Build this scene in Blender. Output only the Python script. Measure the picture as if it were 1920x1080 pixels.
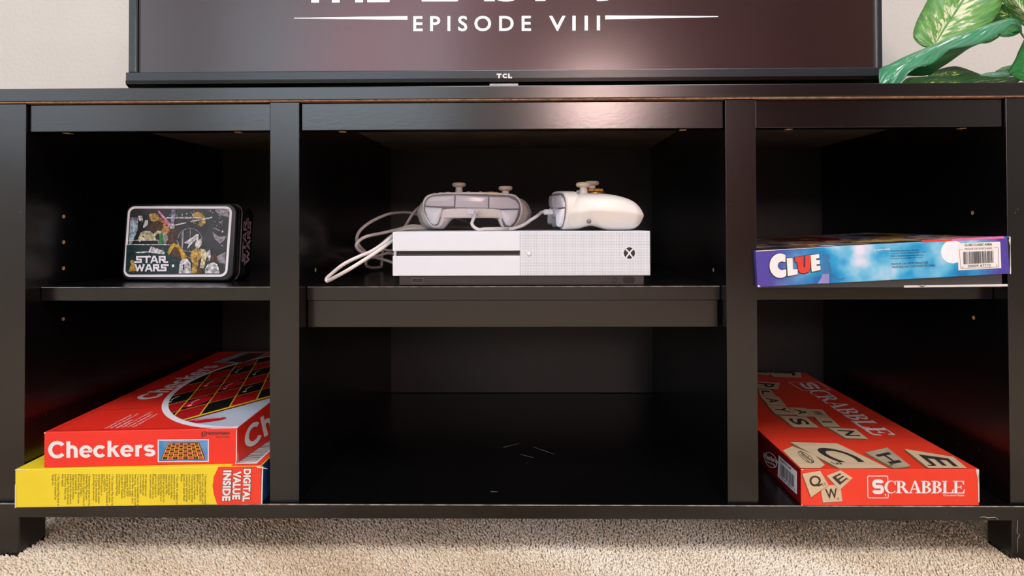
import bpy, bmesh, math, random
import numpy as np
from mathutils import Vector, Matrix
from mathutils.geometry import tessellate_polygon
random.seed(4); rng = np.random.default_rng(4)
for o in list(bpy.data.objects): bpy.data.objects.remove(o)
S = bpy.context.scene
COL = S.collection

# ---------------------------------------------------------------- camera
H = 0.376                                  # eye height above the carpet backing
CAM = Vector((0, -0.65324, H))
F, CX, CY = 1106.22, 989.53, 404.10        # focal length and principal point for a 1920x1080 frame
RIGHT = Vector((0.99990594, 0.01326707, -0.0034783))
FWD = Vector((-0.01323051, 0.99985911, 0.01033029))
UP = Vector((0.00361486, -0.0102833, 0.99994059))
cd = bpy.data.cameras.new('camera'); cam = bpy.data.objects.new('camera', cd); COL.objects.link(cam)
cam.matrix_world = Matrix(((RIGHT.x, UP.x, -FWD.x, CAM.x), (RIGHT.y, UP.y, -FWD.y, CAM.y), (RIGHT.z, UP.z, -FWD.z, CAM.z), (0, 0, 0, 1)))
cd.sensor_width = 36; cd.sensor_fit = 'HORIZONTAL'; cd.lens = F/1920*36
cd.shift_x = -(CX-960)/1920; cd.shift_y = (CY-540)/1920
cd.clip_start = 0.02
S.camera = cam
def ray(px, py): return RIGHT*((px-CX)/F) + FWD - UP*((py-CY)/F)
def hit(px, py, P0, n):
    d = ray(px, py); t = (Vector(P0)-CAM).dot(n)/d.dot(n); return CAM + d*t
def at(px, py, Y): return hit(px, py, (0, Y, 0), Vector((0, 1, 0)))

# ---------------------------------------------------------------- world, lamps, exposure
w = bpy.data.worlds.new('world'); S.world = w; w.use_nodes = True
w.node_tree.nodes['Background'].inputs[0].default_value = (0.75, 0.83, 1.0, 1)
w.node_tree.nodes['Background'].inputs[1].default_value = 0.6
def area(name, loc, direction, sx, sy, power, color):
    l = bpy.data.lights.new(name, 'AREA'); l.shape = 'RECTANGLE'; l.size = sx; l.size_y = sy; l.energy = power; l.color = color
    o = bpy.data.objects.new(name, l); COL.objects.link(o); o.location = loc
    o.rotation_euler = Vector(direction).to_track_quat('-Z', 'Y').to_euler(); return o
area('window_daylight', (-1.45, -3.5, 1.55), (0, 1, 0), 1.7, 1.3, 27, (0.80, 0.91, 1.0))
area('side_window_daylight', (-2.5, -2.15, 1.4), (1, 0, 0), 1.9, 1.3, 15, (0.86, 0.93, 1.0))
area('ceiling_bounce_fill', (0.2, -1.15, 2.36), (0, 0.12, -1), 1.3, 0.9, 46, (0.95, 0.975, 1.0))  # added soft light under the ceiling, standing in for bounced flash
S.view_settings.view_transform = 'Standard'
try: S.view_settings.look = 'None'
except Exception: pass
S.view_settings.gamma = 1; S.view_settings.use_curve_mapping = False
S.view_settings.exposure = -0.2

# ---------------------------------------------------------------- materials
def lin(c):
    r = []
    for v in c[:3]:
        v = v/255; r.append(v/12.92 if v <= .04045 else ((v+.055)/1.055)**2.4)
    return (*r, 1)
def mat(name, rgb, rough=0.5, noise=0.0, scale=40, bump=0.0, bscale=200, spec=0.5, metal=0.0, emit=None, estr=1, stretch=None, coat=0.0, rgb2=None, trans=0.0, sss=0.0):
    m = bpy.data.materials.new(name); m.use_nodes = True; nt = m.node_tree; N = nt.nodes; L = nt.links
    b = N['Principled BSDF']; b.inputs['Roughness'].default_value = rough; b.inputs['Metallic'].default_value = metal
    b.inputs['Specular IOR Level'].default_value = spec; b.inputs['Coat Weight'].default_value = coat
    b.inputs['Base Color'].default_value = lin(rgb); b.inputs['Transmission Weight'].default_value = trans
    if sss: b.inputs['Subsurface Weight'].default_value = sss; b.inputs['Subsurface Radius'].default_value = (.004, .003, .002)
    tc = N.new('ShaderNodeTexCoord'); mp = N.new('ShaderNodeMapping'); L.new(tc.outputs['Object'], mp.inputs[0])
    if stretch: mp.inputs['Scale'].default_value = stretch
    if noise or rgb2:
        n = N.new('ShaderNodeTexNoise'); n.inputs['Scale'].default_value = scale; n.inputs['Detail'].default_value = 6; L.new(mp.outputs[0], n.inputs[0])
        mx = N.new('ShaderNodeMix'); mx.data_type = 'RGBA'
        c = lin(rgb); c2 = lin(rgb2) if rgb2 else tuple(min(1, v*(1+noise)) for v in c[:3])+(1,)
        c1 = c if rgb2 else tuple(v*(1-noise) for v in c[:3])+(1,)
        mx.inputs[6].default_value = c1; mx.inputs[7].default_value = c2
        rmp = N.new('ShaderNodeValToRGB'); rmp.color_ramp.elements[0].position = .35; rmp.color_ramp.elements[1].position = .65
        L.new(n.outputs[0], rmp.inputs[0]); L.new(rmp.outputs[0], mx.inputs[0]); L.new(mx.outputs[2], b.inputs['Base Color'])
    if bump:
        n2 = N.new('ShaderNodeTexNoise'); n2.inputs['Scale'].default_value = bscale; n2.inputs['Detail'].default_value = 4; L.new(mp.outputs[0], n2.inputs[0])
        bp = N.new('ShaderNodeBump'); bp.inputs['Strength'].default_value = bump; bp.inputs['Distance'].default_value = .001
        L.new(n2.outputs[0], bp.inputs['Height']); L.new(bp.outputs[0], b.inputs['Normal'])
    if emit:
        b.inputs['Emission Color'].default_value = lin(emit); b.inputs['Emission Strength'].default_value = estr
    return m
def wood(name, stretch, rgb=(8, 7, 8), rough=.24, bump=.02):
    m = mat(name, rgb, rough, noise=.35, scale=60, stretch=stretch, bump=bump, bscale=120, spec=.75)
    nt = m.node_tree; N = nt.nodes; L = nt.links; b = N['Principled BSDF']
    # dust specks and small scuffs in the lacquer
    tc = N.new('ShaderNodeTexCoord'); v = N.new('ShaderNodeTexVoronoi'); v.inputs['Scale'].default_value = 75; L.new(tc.outputs['Object'], v.inputs['Vector'])
    n = N.new('ShaderNodeTexNoise'); n.inputs['Scale'].default_value = 7; L.new(tc.outputs['Object'], n.inputs[0])
    lt = N.new('ShaderNodeMath'); lt.operation = 'LESS_THAN'; lt.inputs[1].default_value = .035; L.new(v.outputs['Distance'], lt.inputs[0])
    gt = N.new('ShaderNodeMath'); gt.operation = 'GREATER_THAN'; gt.inputs[1].default_value = .56; L.new(n.outputs[0], gt.inputs[0])
    mu = N.new('ShaderNodeMath'); mu.operation = 'MULTIPLY'; L.new(lt.outputs[0], mu.inputs[0]); L.new(gt.outputs[0], mu.inputs[1])
    old = b.inputs['Base Color'].links[0].from_socket
    mx = N.new('ShaderNodeMix'); mx.data_type = 'RGBA'; mx.inputs[7].default_value = lin((120, 116, 112)); L.new(mu.outputs[0], mx.inputs[0]); L.new(old, mx.inputs[6]); L.new(mx.outputs[2], b.inputs['Base Color'])
    return m
M = {}
M['wall'] = mat('beige_wall_paint', (215, 214, 210), .7, noise=.02, scale=8, bump=1.0, bscale=130)
M['ceiling'] = mat('ceiling_paint', (238, 236, 232), .8, noise=.02, bump=.3, bscale=60)
M['carpet'] = mat('carpet_backing', (196, 172, 146), .95, rgb2=(232, 214, 190), scale=260, bump=1.0, bscale=320)
M['trim'] = mat('white_trim', (235, 233, 228), .4, noise=.02)
M['wood_h'] = wood('black_veneer_along', (1, 14, 14))
M['wood_v'] = wood('black_veneer_upright', (14, 14, 1))
M['peel'] = wood('black_lacquer_orange_peel', (1, 3, 3), rough=.21, bump=.06)
M['backing'] = mat('black_hardboard', (8, 7, 8), .5, noise=.2, scale=40, spec=.5)
M['brown_board'] = mat('raw_underside', (128, 108, 96), .7, noise=.2, scale=30)
M['chip'] = mat('exposed_chipboard', (150, 112, 86), .85, noise=.35, scale=220, bump=.8, bscale=500)
M['wear'] = mat('worn_edge', (150, 142, 134), .7, noise=.5, scale=90)
M['peg'] = mat('raw_peg_hole', (190, 146, 110), .8, noise=.3, scale=400)
M['tv'] = mat('tv_gloss_plastic', (16, 19, 22), .22, noise=.1)
M['tv_face'] = mat('tv_brushed_bezel', (38, 44, 50), .27, noise=.1, stretch=(1, 30, 30))
M['tv_dark'] = mat('tv_dark', (6, 7, 8), .2, noise=.1)
M['chrome'] = mat('silver_plate', (140, 145, 150), .35, noise=.05, metal=.6)
M['white'] = mat('console_white', (222, 226, 236), .45, noise=.01)
M['slot'] = mat('slot_black', (12, 12, 13), .35, noise=.1)
M['dkgrey'] = mat('console_grey_base', (70, 64, 66), .5, noise=.06, bump=.1)
M['hole'] = mat('vent_dot_grey', (120, 120, 124), .8, noise=.1)
M['ctrl'] = mat('controller_shell', (232, 226, 226), .42, noise=.02, rgb2=(232, 224, 216), scale=25, sss=.1)
M['ctrl_w'] = mat('controller_trigger', (232, 232, 240), .28, noise=.01)
M['ctrl_b'] = mat('controller_bumper', (202, 196, 205), .22, noise=.01)
M['ctrl_gap'] = mat('controller_seam', (120, 114, 120), .6, noise=.05)
M['stick'] = mat('aged_thumbstick', (214, 196, 178), .55, noise=.06, scale=150)
M['gold'] = mat('gold_pad', (196, 150, 80), .28, noise=.05, metal=.8)
M['cord'] = mat('white_cord', (232, 222, 222), .45, noise=.03)
M['black_cord'] = mat('black_cord', (12, 12, 12), .5, noise=.1)
M['ink'] = mat('black_ink', (30, 28, 28), .5, noise=.05)
M['ink_b'] = mat('dark_brown_ink', (52, 46, 42), .5, noise=.05)
M['paper'] = mat('white_print', (238, 234, 234), .5, noise=.02)
M['paperworn'] = mat('torn_board_white', (226, 220, 214), .8, noise=.1, scale=200)
M['red'] = mat('red_checkers_card', (236, 48, 36), .38, noise=.03, scale=12, bump=.15, bscale=30)
M['redtop'] = M['red']
M['red2'] = mat('red_crossword_card', (238, 62, 40), .36, noise=.03, scale=10, bump=.12, bscale=30)
M['crimson'] = mat('crimson_card_side', (128, 14, 18), .4, noise=.04, scale=10)
M['yellow'] = mat('yellow_card', (240, 216, 44), .42, noise=.03, scale=12, bump=.12, bscale=30)
M['blue'] = mat('blue_card', (32, 84, 140), .45, noise=.15, scale=60)
M['sky'] = mat('picture_sky_blue', (120, 170, 215), .45, rgb2=(60, 130, 195), scale=30)
M['tabl'] = mat('picture_table_grey', (176, 186, 204), .4, rgb2=(190, 200, 216), scale=20)
M['dred'] = mat('picture_board_red', (178, 22, 32), .38, noise=.08, scale=60)
M['dred2'] = mat('picture_board_edge', (120, 26, 26), .4, noise=.08)
M['bblk'] = mat('picture_board_black', (24, 22, 20), .38, noise=.1)
M['gline'] = mat('picture_board_yellow', (238, 206, 50), .4, noise=.05)
M['pred'] = mat('picture_piece_red', (206, 24, 44), .3, noise=.1)
M['glint'] = mat('picture_glint', (250, 225, 220), .4, noise=.02)
M['tile'] = mat('printed_wood_tile', (216, 190, 156), .42, noise=.05, scale=12, stretch=(1, 14, 1))
M['tile_e'] = mat('printed_tile_edge', (122, 96, 72), .5, noise=.08)
M['tile_g'] = mat('printed_shaded_tile', (178, 162, 138), .45, noise=.12, scale=40)
M['redline'] = mat('printed_grid_line', (248, 96, 72), .4, noise=.02)
M['grey'] = mat('grey_tray_card', (74, 74, 76), .5, noise=.05)
M['pink'] = mat('pink_strip', (222, 88, 160), .45, rgb2=(236, 120, 180), scale=30)
M['redstrip'] = mat('red_strip', (222, 62, 50), .45, noise=.05)
M['tin'] = mat('black_tin', (34, 36, 38), .24, noise=.1, scale=20, metal=.25)
M['tinart'] = mat('tin_picture_dark', (46, 46, 50), .35, noise=.4, scale=60)
M['tin_rim'] = mat('tin_rim', (190, 180, 186), .25, noise=.1, metal=.8)
M['tinwhite'] = mat('tin_print_white', (246, 242, 252), .4, noise=.03)
M['mauve'] = mat('tin_side_print', (196, 168, 182), .4, noise=.1)
M['pot'] = mat('terracotta_pot', (150, 96, 70), .7, noise=.12, scale=30)
M['soil'] = mat('potting_soil', (50, 38, 30), .95, noise=.4, scale=120, bump=1)
M['cane'] = mat('plant_cane', (96, 128, 62), .55, noise=.15, scale=80)
M['sofa'] = mat('rose_armchair_cloth', (150, 40, 46), .85, noise=.08, scale=200, bump=.3)
M['curtain'] = mat('plum_curtain', (118, 52, 58), .85, noise=.1, scale=30)
for k, c in dict(p_sand=(214, 206, 166), p_cyan=(150, 196, 216), p_orange=(206, 128, 52), p_gold=(196, 160, 78), p_brown=(86, 54, 34), p_pink=(232, 150, 196), p_green=(50, 130, 70),
                 p_grey=(150, 146, 156), p_teal=(20, 52, 56), p_white=(226, 224, 232), p_lblue=(170, 200, 224), p_mauve=(150, 140, 176), p_yel=(214, 168, 44), p_black=(22, 22, 24)).items():
    M[k] = mat('tin_picture_'+k[2:], tuple(min(255, v*1.12) for v in c), .38, rgb2=tuple(v*.62 for v in c), scale=260)

# ---------------------------------------------------------------- mesh helpers
def link(name, me, m=None, parent=None, smooth=False):
    o = bpy.data.objects.new(name, me); COL.objects.link(o)
    if m is not None: me.materials.append(m)
    if smooth: me.polygons.foreach_set('use_smooth', [True]*len(me.polygons))
    if parent is not None:
        o.parent = parent
        o.location = -parent_world(parent)
    return o
WORLD = {}
def parent_world(p):
    v = Vector((0, 0, 0))
    while p is not None: v = v + p.location; p = p.parent
    return v
def mesh(name, verts, faces, m=None, parent=None, smooth=False):
    me = bpy.data.meshes.new(name); me.from_pydata([tuple(v) for v in verts], [], faces); me.validate(); me.update()
    return link(name, me, m, parent, smooth)
def bmo(name, bm, m=None, parent=None, smooth=False):
    me = bpy.data.meshes.new(name); bmesh.ops.recalc_face_normals(bm, faces=bm.faces); bm.to_mesh(me); bm.free(); return link(name, me, m, parent, smooth)
def add_box(bm, x0, x1, y0, y1, z0, z1, bev=0, seg=2):
    r = bmesh.ops.create_cube(bm, size=1); vs = r['verts']
    for v in vs: v.co = Vector(((x0+x1)/2+v.co.x*(x1-x0), (y0+y1)/2+v.co.y*(y1-y0), (z0+z1)/2+v.co.z*(z1-z0)))
    if bev:
        es = list({e for v in vs for e in v.link_edges})
        bmesh.ops.bevel(bm, geom=es, offset=bev, segments=seg, profile=.5, affect='EDGES')
    return vs
def box(name, x0, x1, y0, y1, z0, z1, m, parent=None, bev=0, seg=2):
    bm = bmesh.new(); add_box(bm, x0, x1, y0, y1, z0, z1, bev, seg); return bmo(name, bm, m, parent)
def empty(name, loc, label=None, cat=None, group=None, kind=None, rot=None):
    o = bpy.data.objects.new(name, None); COL.objects.link(o); o.location = loc; o.empty_display_size = .05
    if rot: o.rotation_euler = rot
    tag(o, label, cat, group, kind); return o
def tag(o, label=None, cat=None, group=None, kind=None):
    if label: o['label'] = label
    if cat: o['category'] = cat
    if group: o['group'] = group
    if kind: o['kind'] = kind
    return o
def smoothline(P, n=6):
    P = [Vector(p) for p in P]; out = []
    for i in range(len(P)-1):
        a = P[max(i-1, 0)]; b = P[i]; c = P[i+1]; d = P[min(i+2, len(P)-1)]
        for k in range(n):
            t = k/n; out.append(.5*((2*b)+(c-a)*t+(2*a-5*b+4*c-d)*t*t+(3*b-a-3*c+d)*t**3))
    out.append(P[-1]); return out
def tube(bm, pts, r, seg=10, cap=True):
    pts = [Vector(p) for p in pts]; rings = []; up = Vector((0.13, .2, 1)).normalized(); N = None
    rs = r if isinstance(r, (list, tuple)) else [r]*len(pts)
    for i, p in enumerate(pts):
        t = (pts[min(i+1, len(pts)-1)]-pts[max(i-1, 0)]).normalized()
        N = (up - t*up.dot(t)) if N is None else (N - t*N.dot(t))
        N.normalize(); B = t.cross(N)
        rings.append([bm.verts.new(p+(N*math.cos(a)+B*math.sin(a))*rs[i]) for a in [2*math.pi*k/seg for k in range(seg)]])
    for a, b in zip(rings, rings[1:]):
        for k in range(seg): bm.faces.new((a[k], a[(k+1) % seg], b[(k+1) % seg], b[k]))
    if cap: bm.faces.new(rings[0][::-1]); bm.faces.new(rings[-1])
def tubeo(name, pts, r, m, parent=None, seg=10):
    bm = bmesh.new(); tube(bm, pts, r, seg); return bmo(name, bm, m, parent, True)
def lathe(name, prof, c, m, parent=None, seg=28, smooth=True, axis='z'):
    bm = bmesh.new(); rings = []
    for r, z in prof:
        if axis == 'z': rings.append([bm.verts.new((c[0]+r*math.cos(2*math.pi*k/seg), c[1]+r*math.sin(2*math.pi*k/seg), c[2]+z)) for k in range(seg)])
        else: rings.append([bm.verts.new((c[0]+r*math.cos(2*math.pi*k/seg), c[1]+z, c[2]+r*math.sin(2*math.pi*k/seg))) for k in range(seg)])
    for a, b in zip(rings, rings[1:]):
        for k in range(seg): bm.faces.new((a[k], a[(k+1) % seg], b[(k+1) % seg], b[k]))
    bm.faces.new(rings[0][::-1]); bm.faces.new(rings[-1]); return bmo(name, bm, m, parent, smooth)

# ---------------------------------------------------------------- flat print helpers
class Face:
    """a plane of a real box: origin, two unit axes; prints lie on it"""
    def __init__(s, O, u, v): s.O = Vector(O); s.u = Vector(u).normalized(); s.v = Vector(v).normalized(); s.n = s.u.cross(s.v)
    def px(s, x, y):
        P = hit(x, y, s.O, s.n)-s.O; return (P.dot(s.u), P.dot(s.v))
    warp = None
    def P(s, uv, k=0): return (s.warp(uv) if s.warp else Vector((0, 0, 0)))+s.O+s.u*uv[0]+s.v*uv[1]+s.n*(.00012+.00013*k)
def zoomer(f, ox, oy, sc): return lambda *q: [f.px(ox+x/sc, oy+y/sc) for x, y in q]
def tess(shapes):
    V = []; T = []
    for si, sh in enumerate(shapes):
        if sh and not isinstance(sh[0][0], (tuple, list, Vector)): sh = [sh]
        zoff = .000011*(si % 9) if len(shapes) < 400 else 0; cs = [[Vector((p[0], p[1], zoff)) for p in c] for c in sh]
        b = len(V); V += [p for c in cs for p in c]
        for t in tessellate_polygon([[Vector((q.x, q.y, 0)) for q in c] for c in cs]): T.append(tuple(b+i for i in t))
    return V, T
def bilin(q, s, t):
    return tuple((1-s)*(1-t)*q[0][k]+s*(1-t)*q[1][k]+s*t*q[2][k]+(1-s)*t*q[3][k] for k in (0, 1))
def decal(name, shapes, face, m, parent, k=0, quad=None, norm=None, label=None):
    """shapes in face metres, or normalised to norm=(w,h) and laid into quad BL,BR,TR,TL"""
    V, T = shapes if isinstance(shapes, tuple) else tess(shapes)
    out = []
    for p in V:
        uv = bilin(quad, p[0]/norm[0], p[1]/norm[1]) if quad else (p[0], p[1])
        out.append(face.P(uv, k)+face.n*p[2])
    fs = []
    for t in T:
        if len(t) == 3:
            a, b, c = (out[i] for i in t); cr = (b-a).cross(c-a)
            if cr.length < 1e-14: continue
            fs.append(t if cr.dot(face.n) > 0 else t[::-1])
        else: fs.append(t)
    me = bpy.data.meshes.new(name); me.from_pydata([tuple(v) for v in out], [], fs); me.update()
    o = link(name, me, m, parent)
    if label: o['label'] = label
    return o
_tc = {}
def text_shape(body, bold=.0, space=1.0, lines=1.0, align='LEFT', metric=False):
    key = (body, bold, space, lines, align, metric)
    if key in _tc: return _tc[key]
    c = bpy.data.curves.new('lettering', 'FONT'); c.body = body; c.offset = bold; c.space_character = space; c.space_line = lines; c.align_x = align; c.resolution_u = 4
    o = bpy.data.objects.new('lettering', c); COL.objects.link(o); dg = bpy.context.evaluated_depsgraph_get()
    me = bpy.data.meshes.new_from_object(o.evaluated_get(dg))
    V = [v.co.copy() for v in me.vertices]; T = [tuple(p.vertices) for p in me.polygons]
    bpy.data.objects.remove(o); bpy.data.curves.remove(c); bpy.data.meshes.remove(me)
    x0 = min(v.x for v in V); x1 = max(v.x for v in V); y0 = min(v.y for v in V); y1 = max(v.y for v in V)
    if metric: y0, y1 = -.22, .74
    V = [Vector(((v.x-x0)/(x1-x0), (v.y-y0)/(y1-y0), 0)) for v in V]
    _tc[key] = (V, T); return _tc[key]
def text(name, body, quad, face, m, parent, k=1, bold=0., space=1., lines=1., align='LEFT', label=None):
    return decal(name, text_shape(body, bold, space, lines, align), face, m, parent, k, quad, (1, 1), label)
def rect(x0, y0, x1, y1): return [(x0, y0), (x1, y0), (x1, y1), (x0, y1)]
def arc(cx, cy, rx, ry, a0, a1, n=18): return [(cx+rx*math.cos(math.radians(a0+(a1-a0)*i/n)), cy+ry*math.sin(math.radians(a0+(a1-a0)*i/n))) for i in range(n+1)]
def ell(cx, cy, rx, ry, n=28): return arc(cx, cy, rx, ry, 0, 360, n)[:-1]
def rrect(x0, y0, x1, y1, r, ry=None, n=6):
    ry = ry or r
    return arc(x1-r, y1-ry, r, ry, 0, 90, n)+arc(x0+r, y1-ry, r, ry, 90, 180, n)+arc(x0+r, y0+ry, r, ry, 180, 270, n)+arc(x1-r, y0+ry, r, ry, 270, 360, n)
def stroke(pts, wd, joint=True):
    out = []
    for a, b in zip(pts, pts[1:]):
        a = Vector(a[:2]); b = Vector(b[:2]); d = b-a
        if d.length < 1e-9: continue
        d.normalize(); n = Vector((-d.y, d.x))*wd/2; e = d*wd/2 if joint is True else d*0
        out.append([tuple(a-e+n), tuple(a-e-n), tuple(b+e-n), tuple(b+e+n)])
    if joint == 'round':
        for p in pts: out.append(ell(p[0], p[1], wd/2, wd/2, 10))
    return out
def ribbon(pts, wd):
    L = []; R = []
    for i, p in enumerate(pts):
        a = Vector(pts[max(i-1, 0)][:2]); b = Vector(pts[min(i+1, len(pts)-1)][:2]); d = (b-a).normalized(); n = Vector((-d.y, d.x))*wd/2
        L.append((p[0]+n.x, p[1]+n.y)); R.append((p[0]-n.x, p[1]-n.y))
    return L+R[::-1]
def shift(shapes, dx, dy, sx=1, sy=1):
    return [[(p[0]*sx+dx, p[1]*sy+dy) for p in s] if not isinstance(s[0][0], (tuple, list)) else [[(p[0]*sx+dx, p[1]*sy+dy) for p in c] for c in s] for s in shapes]
def clip_convex(poly, clip):
    def inside(p, a, b): return (b[0]-a[0])*(p[1]-a[1])-(b[1]-a[1])*(p[0]-a[0]) >= 0
    out = list(poly)
    for i in range(len(clip)):
        a = clip[i]; b = clip[(i+1) % len(clip)]; src = out; out = []
        for j in range(len(src)):
            p = src[j]; q = src[(j+1) % len(src)]; ip = inside(p, a, b); iq = inside(q, a, b)
            if ip: out.append(p)
            if ip != iq:
                d1 = (b[0]-a[0])*(p[1]-a[1])-(b[1]-a[1])*(p[0]-a[0]); d2 = (b[0]-a[0])*(q[1]-a[1])-(b[1]-a[1])*(q[0]-a[0]); t = d1/(d1-d2)
                out.append((p[0]+(q[0]-p[0])*t, p[1]+(q[1]-p[1])*t))
        if not out: return []
    return out
# serif capitals, unit height
def serif(ch):
    st = [rect(.12, 0, .34, 1), rect(0, 0, .47, .065), rect(0, .935, .4, 1)]
    bowl = lambda cx, cy, rx, ry, ix, iy: arc(cx, cy, rx, ry, 90, -90)+arc(cx, cy, ix, iy, -90, 90)
    if ch == 'C': return [arc(.5, .5, .5, .52, 48, 318, 26)+arc(.56, .5, .34, .45, 318, 48, 26)[0:], rect(.8, .66, .87, 1.0)], .9
    if ch == 'R': return st+[bowl(.34, .73, .42, .27, .2, .2), [(.4, .52), (.62, .52), (1.02, .03), (1.06, 0), (.76, 0)]], 1.0
    if ch == 'A': return [[(.1, 0), (.18, 0), (.52, .86), (.46, 1.02)], [(.44, 1.02), (.58, 1.02), (.98, 0), (.7, 0)], rect(.24, .3, .74, .37), rect(-.03, 0, .33, .06), rect(.56, 0, 1.08, .06)], 1.0
    if ch == 'B': return st+[bowl(.34, .75, .4, .25, .18, .185), bowl(.34, .27, .47, .27, .24, .2), rect(0, 0, .4, .065)], .84
    arms = [rect(.12, 0, .84, .07), [(.62, 0), (.86, 0), (.94, .34), (.86, .34), (.78, .12)]]
    if ch == 'L': return st+arms, .88
    if ch == 'E': return st+arms+[rect(.12, .935, .84, 1), [(.66, 1), (.86, 1), (.86, .7), (.79, .7), (.74, .88)], rect(.3, .47, .6, .54), [(.56, .5), (.62, .34), (.66, .34), (.66, .67), (.62, .67)]], .95
def serif_word(word, gap=-.02):
    out = []; x = 0
    for c in word:
        s, w_ = serif(c); out += shift(s, x, 0); x += w_+gap
    return out, x-gap
def S_block(w_=.9, t=.26):   # rounded block S
    p = [(w_-t/2, .80)]+arc(w_-t/2-.12, .87-.0, .12, .0, 0, 90, 2)[:0]
    pts = arc(w_-.3, .72, .17+.0, .15, 10, 90, 6)+arc(.3, .72, .17, .15, 90, 180, 6)+arc(.3, .68, .17, .17, 180, 270, 6)+arc(w_-.3, .31, .17, .2, 90, 0, 6)+arc(w_-.3, .28, .17, .15, 0, -90, 6)+arc(.3, .28, .17, .15, 270, 190, 6)
    return [ribbon(pts, t)]
def grotesk(word):
    t = .2; out = []; x = 0
    def put_(shapes, w_):
        nonlocal x
        out.extend(shift(shapes, x, 0)); x += w_
    for c in word:
        if c == 'C': put_([ribbon(arc(.45, .5, .36, .42, 38, 322, 30), t*1.05)], .87)
        if c == 'h': put_([rect(.05, 0, .05+t, 1), ribbon(arc(.33, .42, .20, .24, 165, 0, 14)+[(.53, .3), (.53, 0)], t)], .71)
        if c == 'e': put_([ribbon([(.58, .40)]+arc(.34, .36, .25, .285, 8, 318, 30), t*.95), rect(.12, .30, .66, .42)], .72)
        if c == 'c': put_([ribbon(arc(.34, .36, .25, .285, 40, 320, 28), t)], .68)
        if c == 'k': put_([rect(.05, 0, .05+t, 1), [(.16, .24), (.16, .44), (.42, .72), (.66, .72)], [(.27, .40), (.40, .53), (.70, 0), (.48, 0)]], .71)
        if c == 'r': put_([rect(.05, 0, .05+t, .72), ribbon(arc(.36, .40, .22, .24, 170, 78, 10), t)], .46)
        if c == 's': put_([ribbon(arc(.32, .52, .19, .12, 20, 180, 10)+arc(.32, .50, .19, .12, 185, 250, 5)+arc(.34, .23, .20, .13, 70, 0, 6)+arc(.34, .21, .20, .13, -5, -165, 12), t*.95)], .62)
    return out, x-.04
# ================================================================ ROOM
CZ = 0.0100                                   # top of the carpet pile
def quadwall(name, P, m):
    o = mesh(name, P, [(0, 1, 2, 3)], m); return o
XL, XR, YB, YF, ZC = -2.6, 2.6, 0.47, -3.7, 2.45
def slab(name, x0, x1, y0, y1, z0, z1, m): o = box(name, x0, x1, y0, y1, z0, z1, m); o['kind'] = 'structure'; return o
bm = bmesh.new(); add_box(bm, XL, XR, YF, YB, -.05, .0045)
for a, b_, c_, d_ in ((XL, -1.02, YF, YB), (1.02, XR, YF, YB), (-1.02, 1.02, YF, -.30)): add_box(bm, a, b_, c_, d_, .0045, .0088)
o = bmo('floor', bm, M['carpet']); o['kind'] = 'structure'
slab('wall_back', XL, XR, YB, YB+.1, 0, ZC, M['wall'])
slab('wall_right', XR, XR+.1, YF, YB, 0, ZC, M['wall'])
slab('ceiling', XL, XR, YF, YB, ZC, ZC+.1, M['ceiling'])
def wall_open(name, axis, pos, th, a0, a1, holes):
    """wall with rectangular openings (a0,a1 along, z), built from slabs in one mesh"""
    bm = bmesh.new(); xs = sorted({a0, a1, *[h[0] for h in holes], *[h[1] for h in holes]})
    for s, e in zip(xs, xs[1:]):
        z = 0
        for h in sorted([h for h in holes if h[0] <= s and h[1] >= e], key=lambda h: h[2]):
            if axis == 'y': add_box(bm, s, e, pos-th, pos, z, h[2])
            else: add_box(bm, pos-th, pos, s, e, z, h[2])
            z = h[3]
        if axis == 'y': add_box(bm, s, e, pos-th, pos, z, ZC)
        else: add_box(bm, pos-th, pos, s, e, z, ZC)
    o = bmo(name, bm, M['wall']); o['kind'] = 'structure'; return o
wall_open('wall_front', 'y', YF, .1, XL, XR, [(-2.3, -.6, .9, 2.2), (.22, .72, 1.02, 1.56)])
wall_open('wall_left', 'x', XL, .1, YF, YB, [(-3.15, -1.15, .7, 2.1)])
def window(name, axis, pos, a0, a1, z0, z1, nx=2, glass=None):
    e = empty(name, ((a0+a1)/2, pos, z0) if axis == 'y' else (pos, (a0+a1)/2, z0), kind='structure')
    def bx(nm, s, t, zz0, zz1, d0, d1, m):
        return box(nm, s, t, pos+d0, pos+d1, zz0, zz1, m, e) if axis == 'y' else box(nm, pos+d0, pos+d1, s, t, zz0, zz1, m, e)
    f = .045
    bx('window_frame', a0, a0+f, z0, z1, -.09, -.01, M['trim']); bx('window_frame', a1-f, a1, z0, z1, -.09, -.01, M['trim'])
    bx('window_frame', a0+f, a1-f, z0, z0+f, -.09, -.01, M['trim']); bx('window_frame', a0+f, a1-f, z1-f, z1, -.09, -.01, M['trim'])
    bx('window_pane', a0+f, a1-f, z0+f, z1-f, -.056, -.05, glass or M['pane'])
    return e
M['pane'] = mat('clear_pane', (235, 242, 248), .02, noise=.01, trans=1.0)
M['dawn'] = mat('rosy_lit_pane', (240, 200, 195), .3, noise=.02, emit=(255, 218, 212), estr=60)
window('window_1', 'y', YF, -2.3, -.6, .9, 2.2)
window('window_2', 'y', YF, .22, .72, 1.02, 1.56, glass=M['dawn'])
window('window_3', 'x', XL, -3.15, -1.15, .7, 2.1)
slab('baseboard_back', XL, XR, YB-.012, YB, 0, .09, M['trim'])

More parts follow.
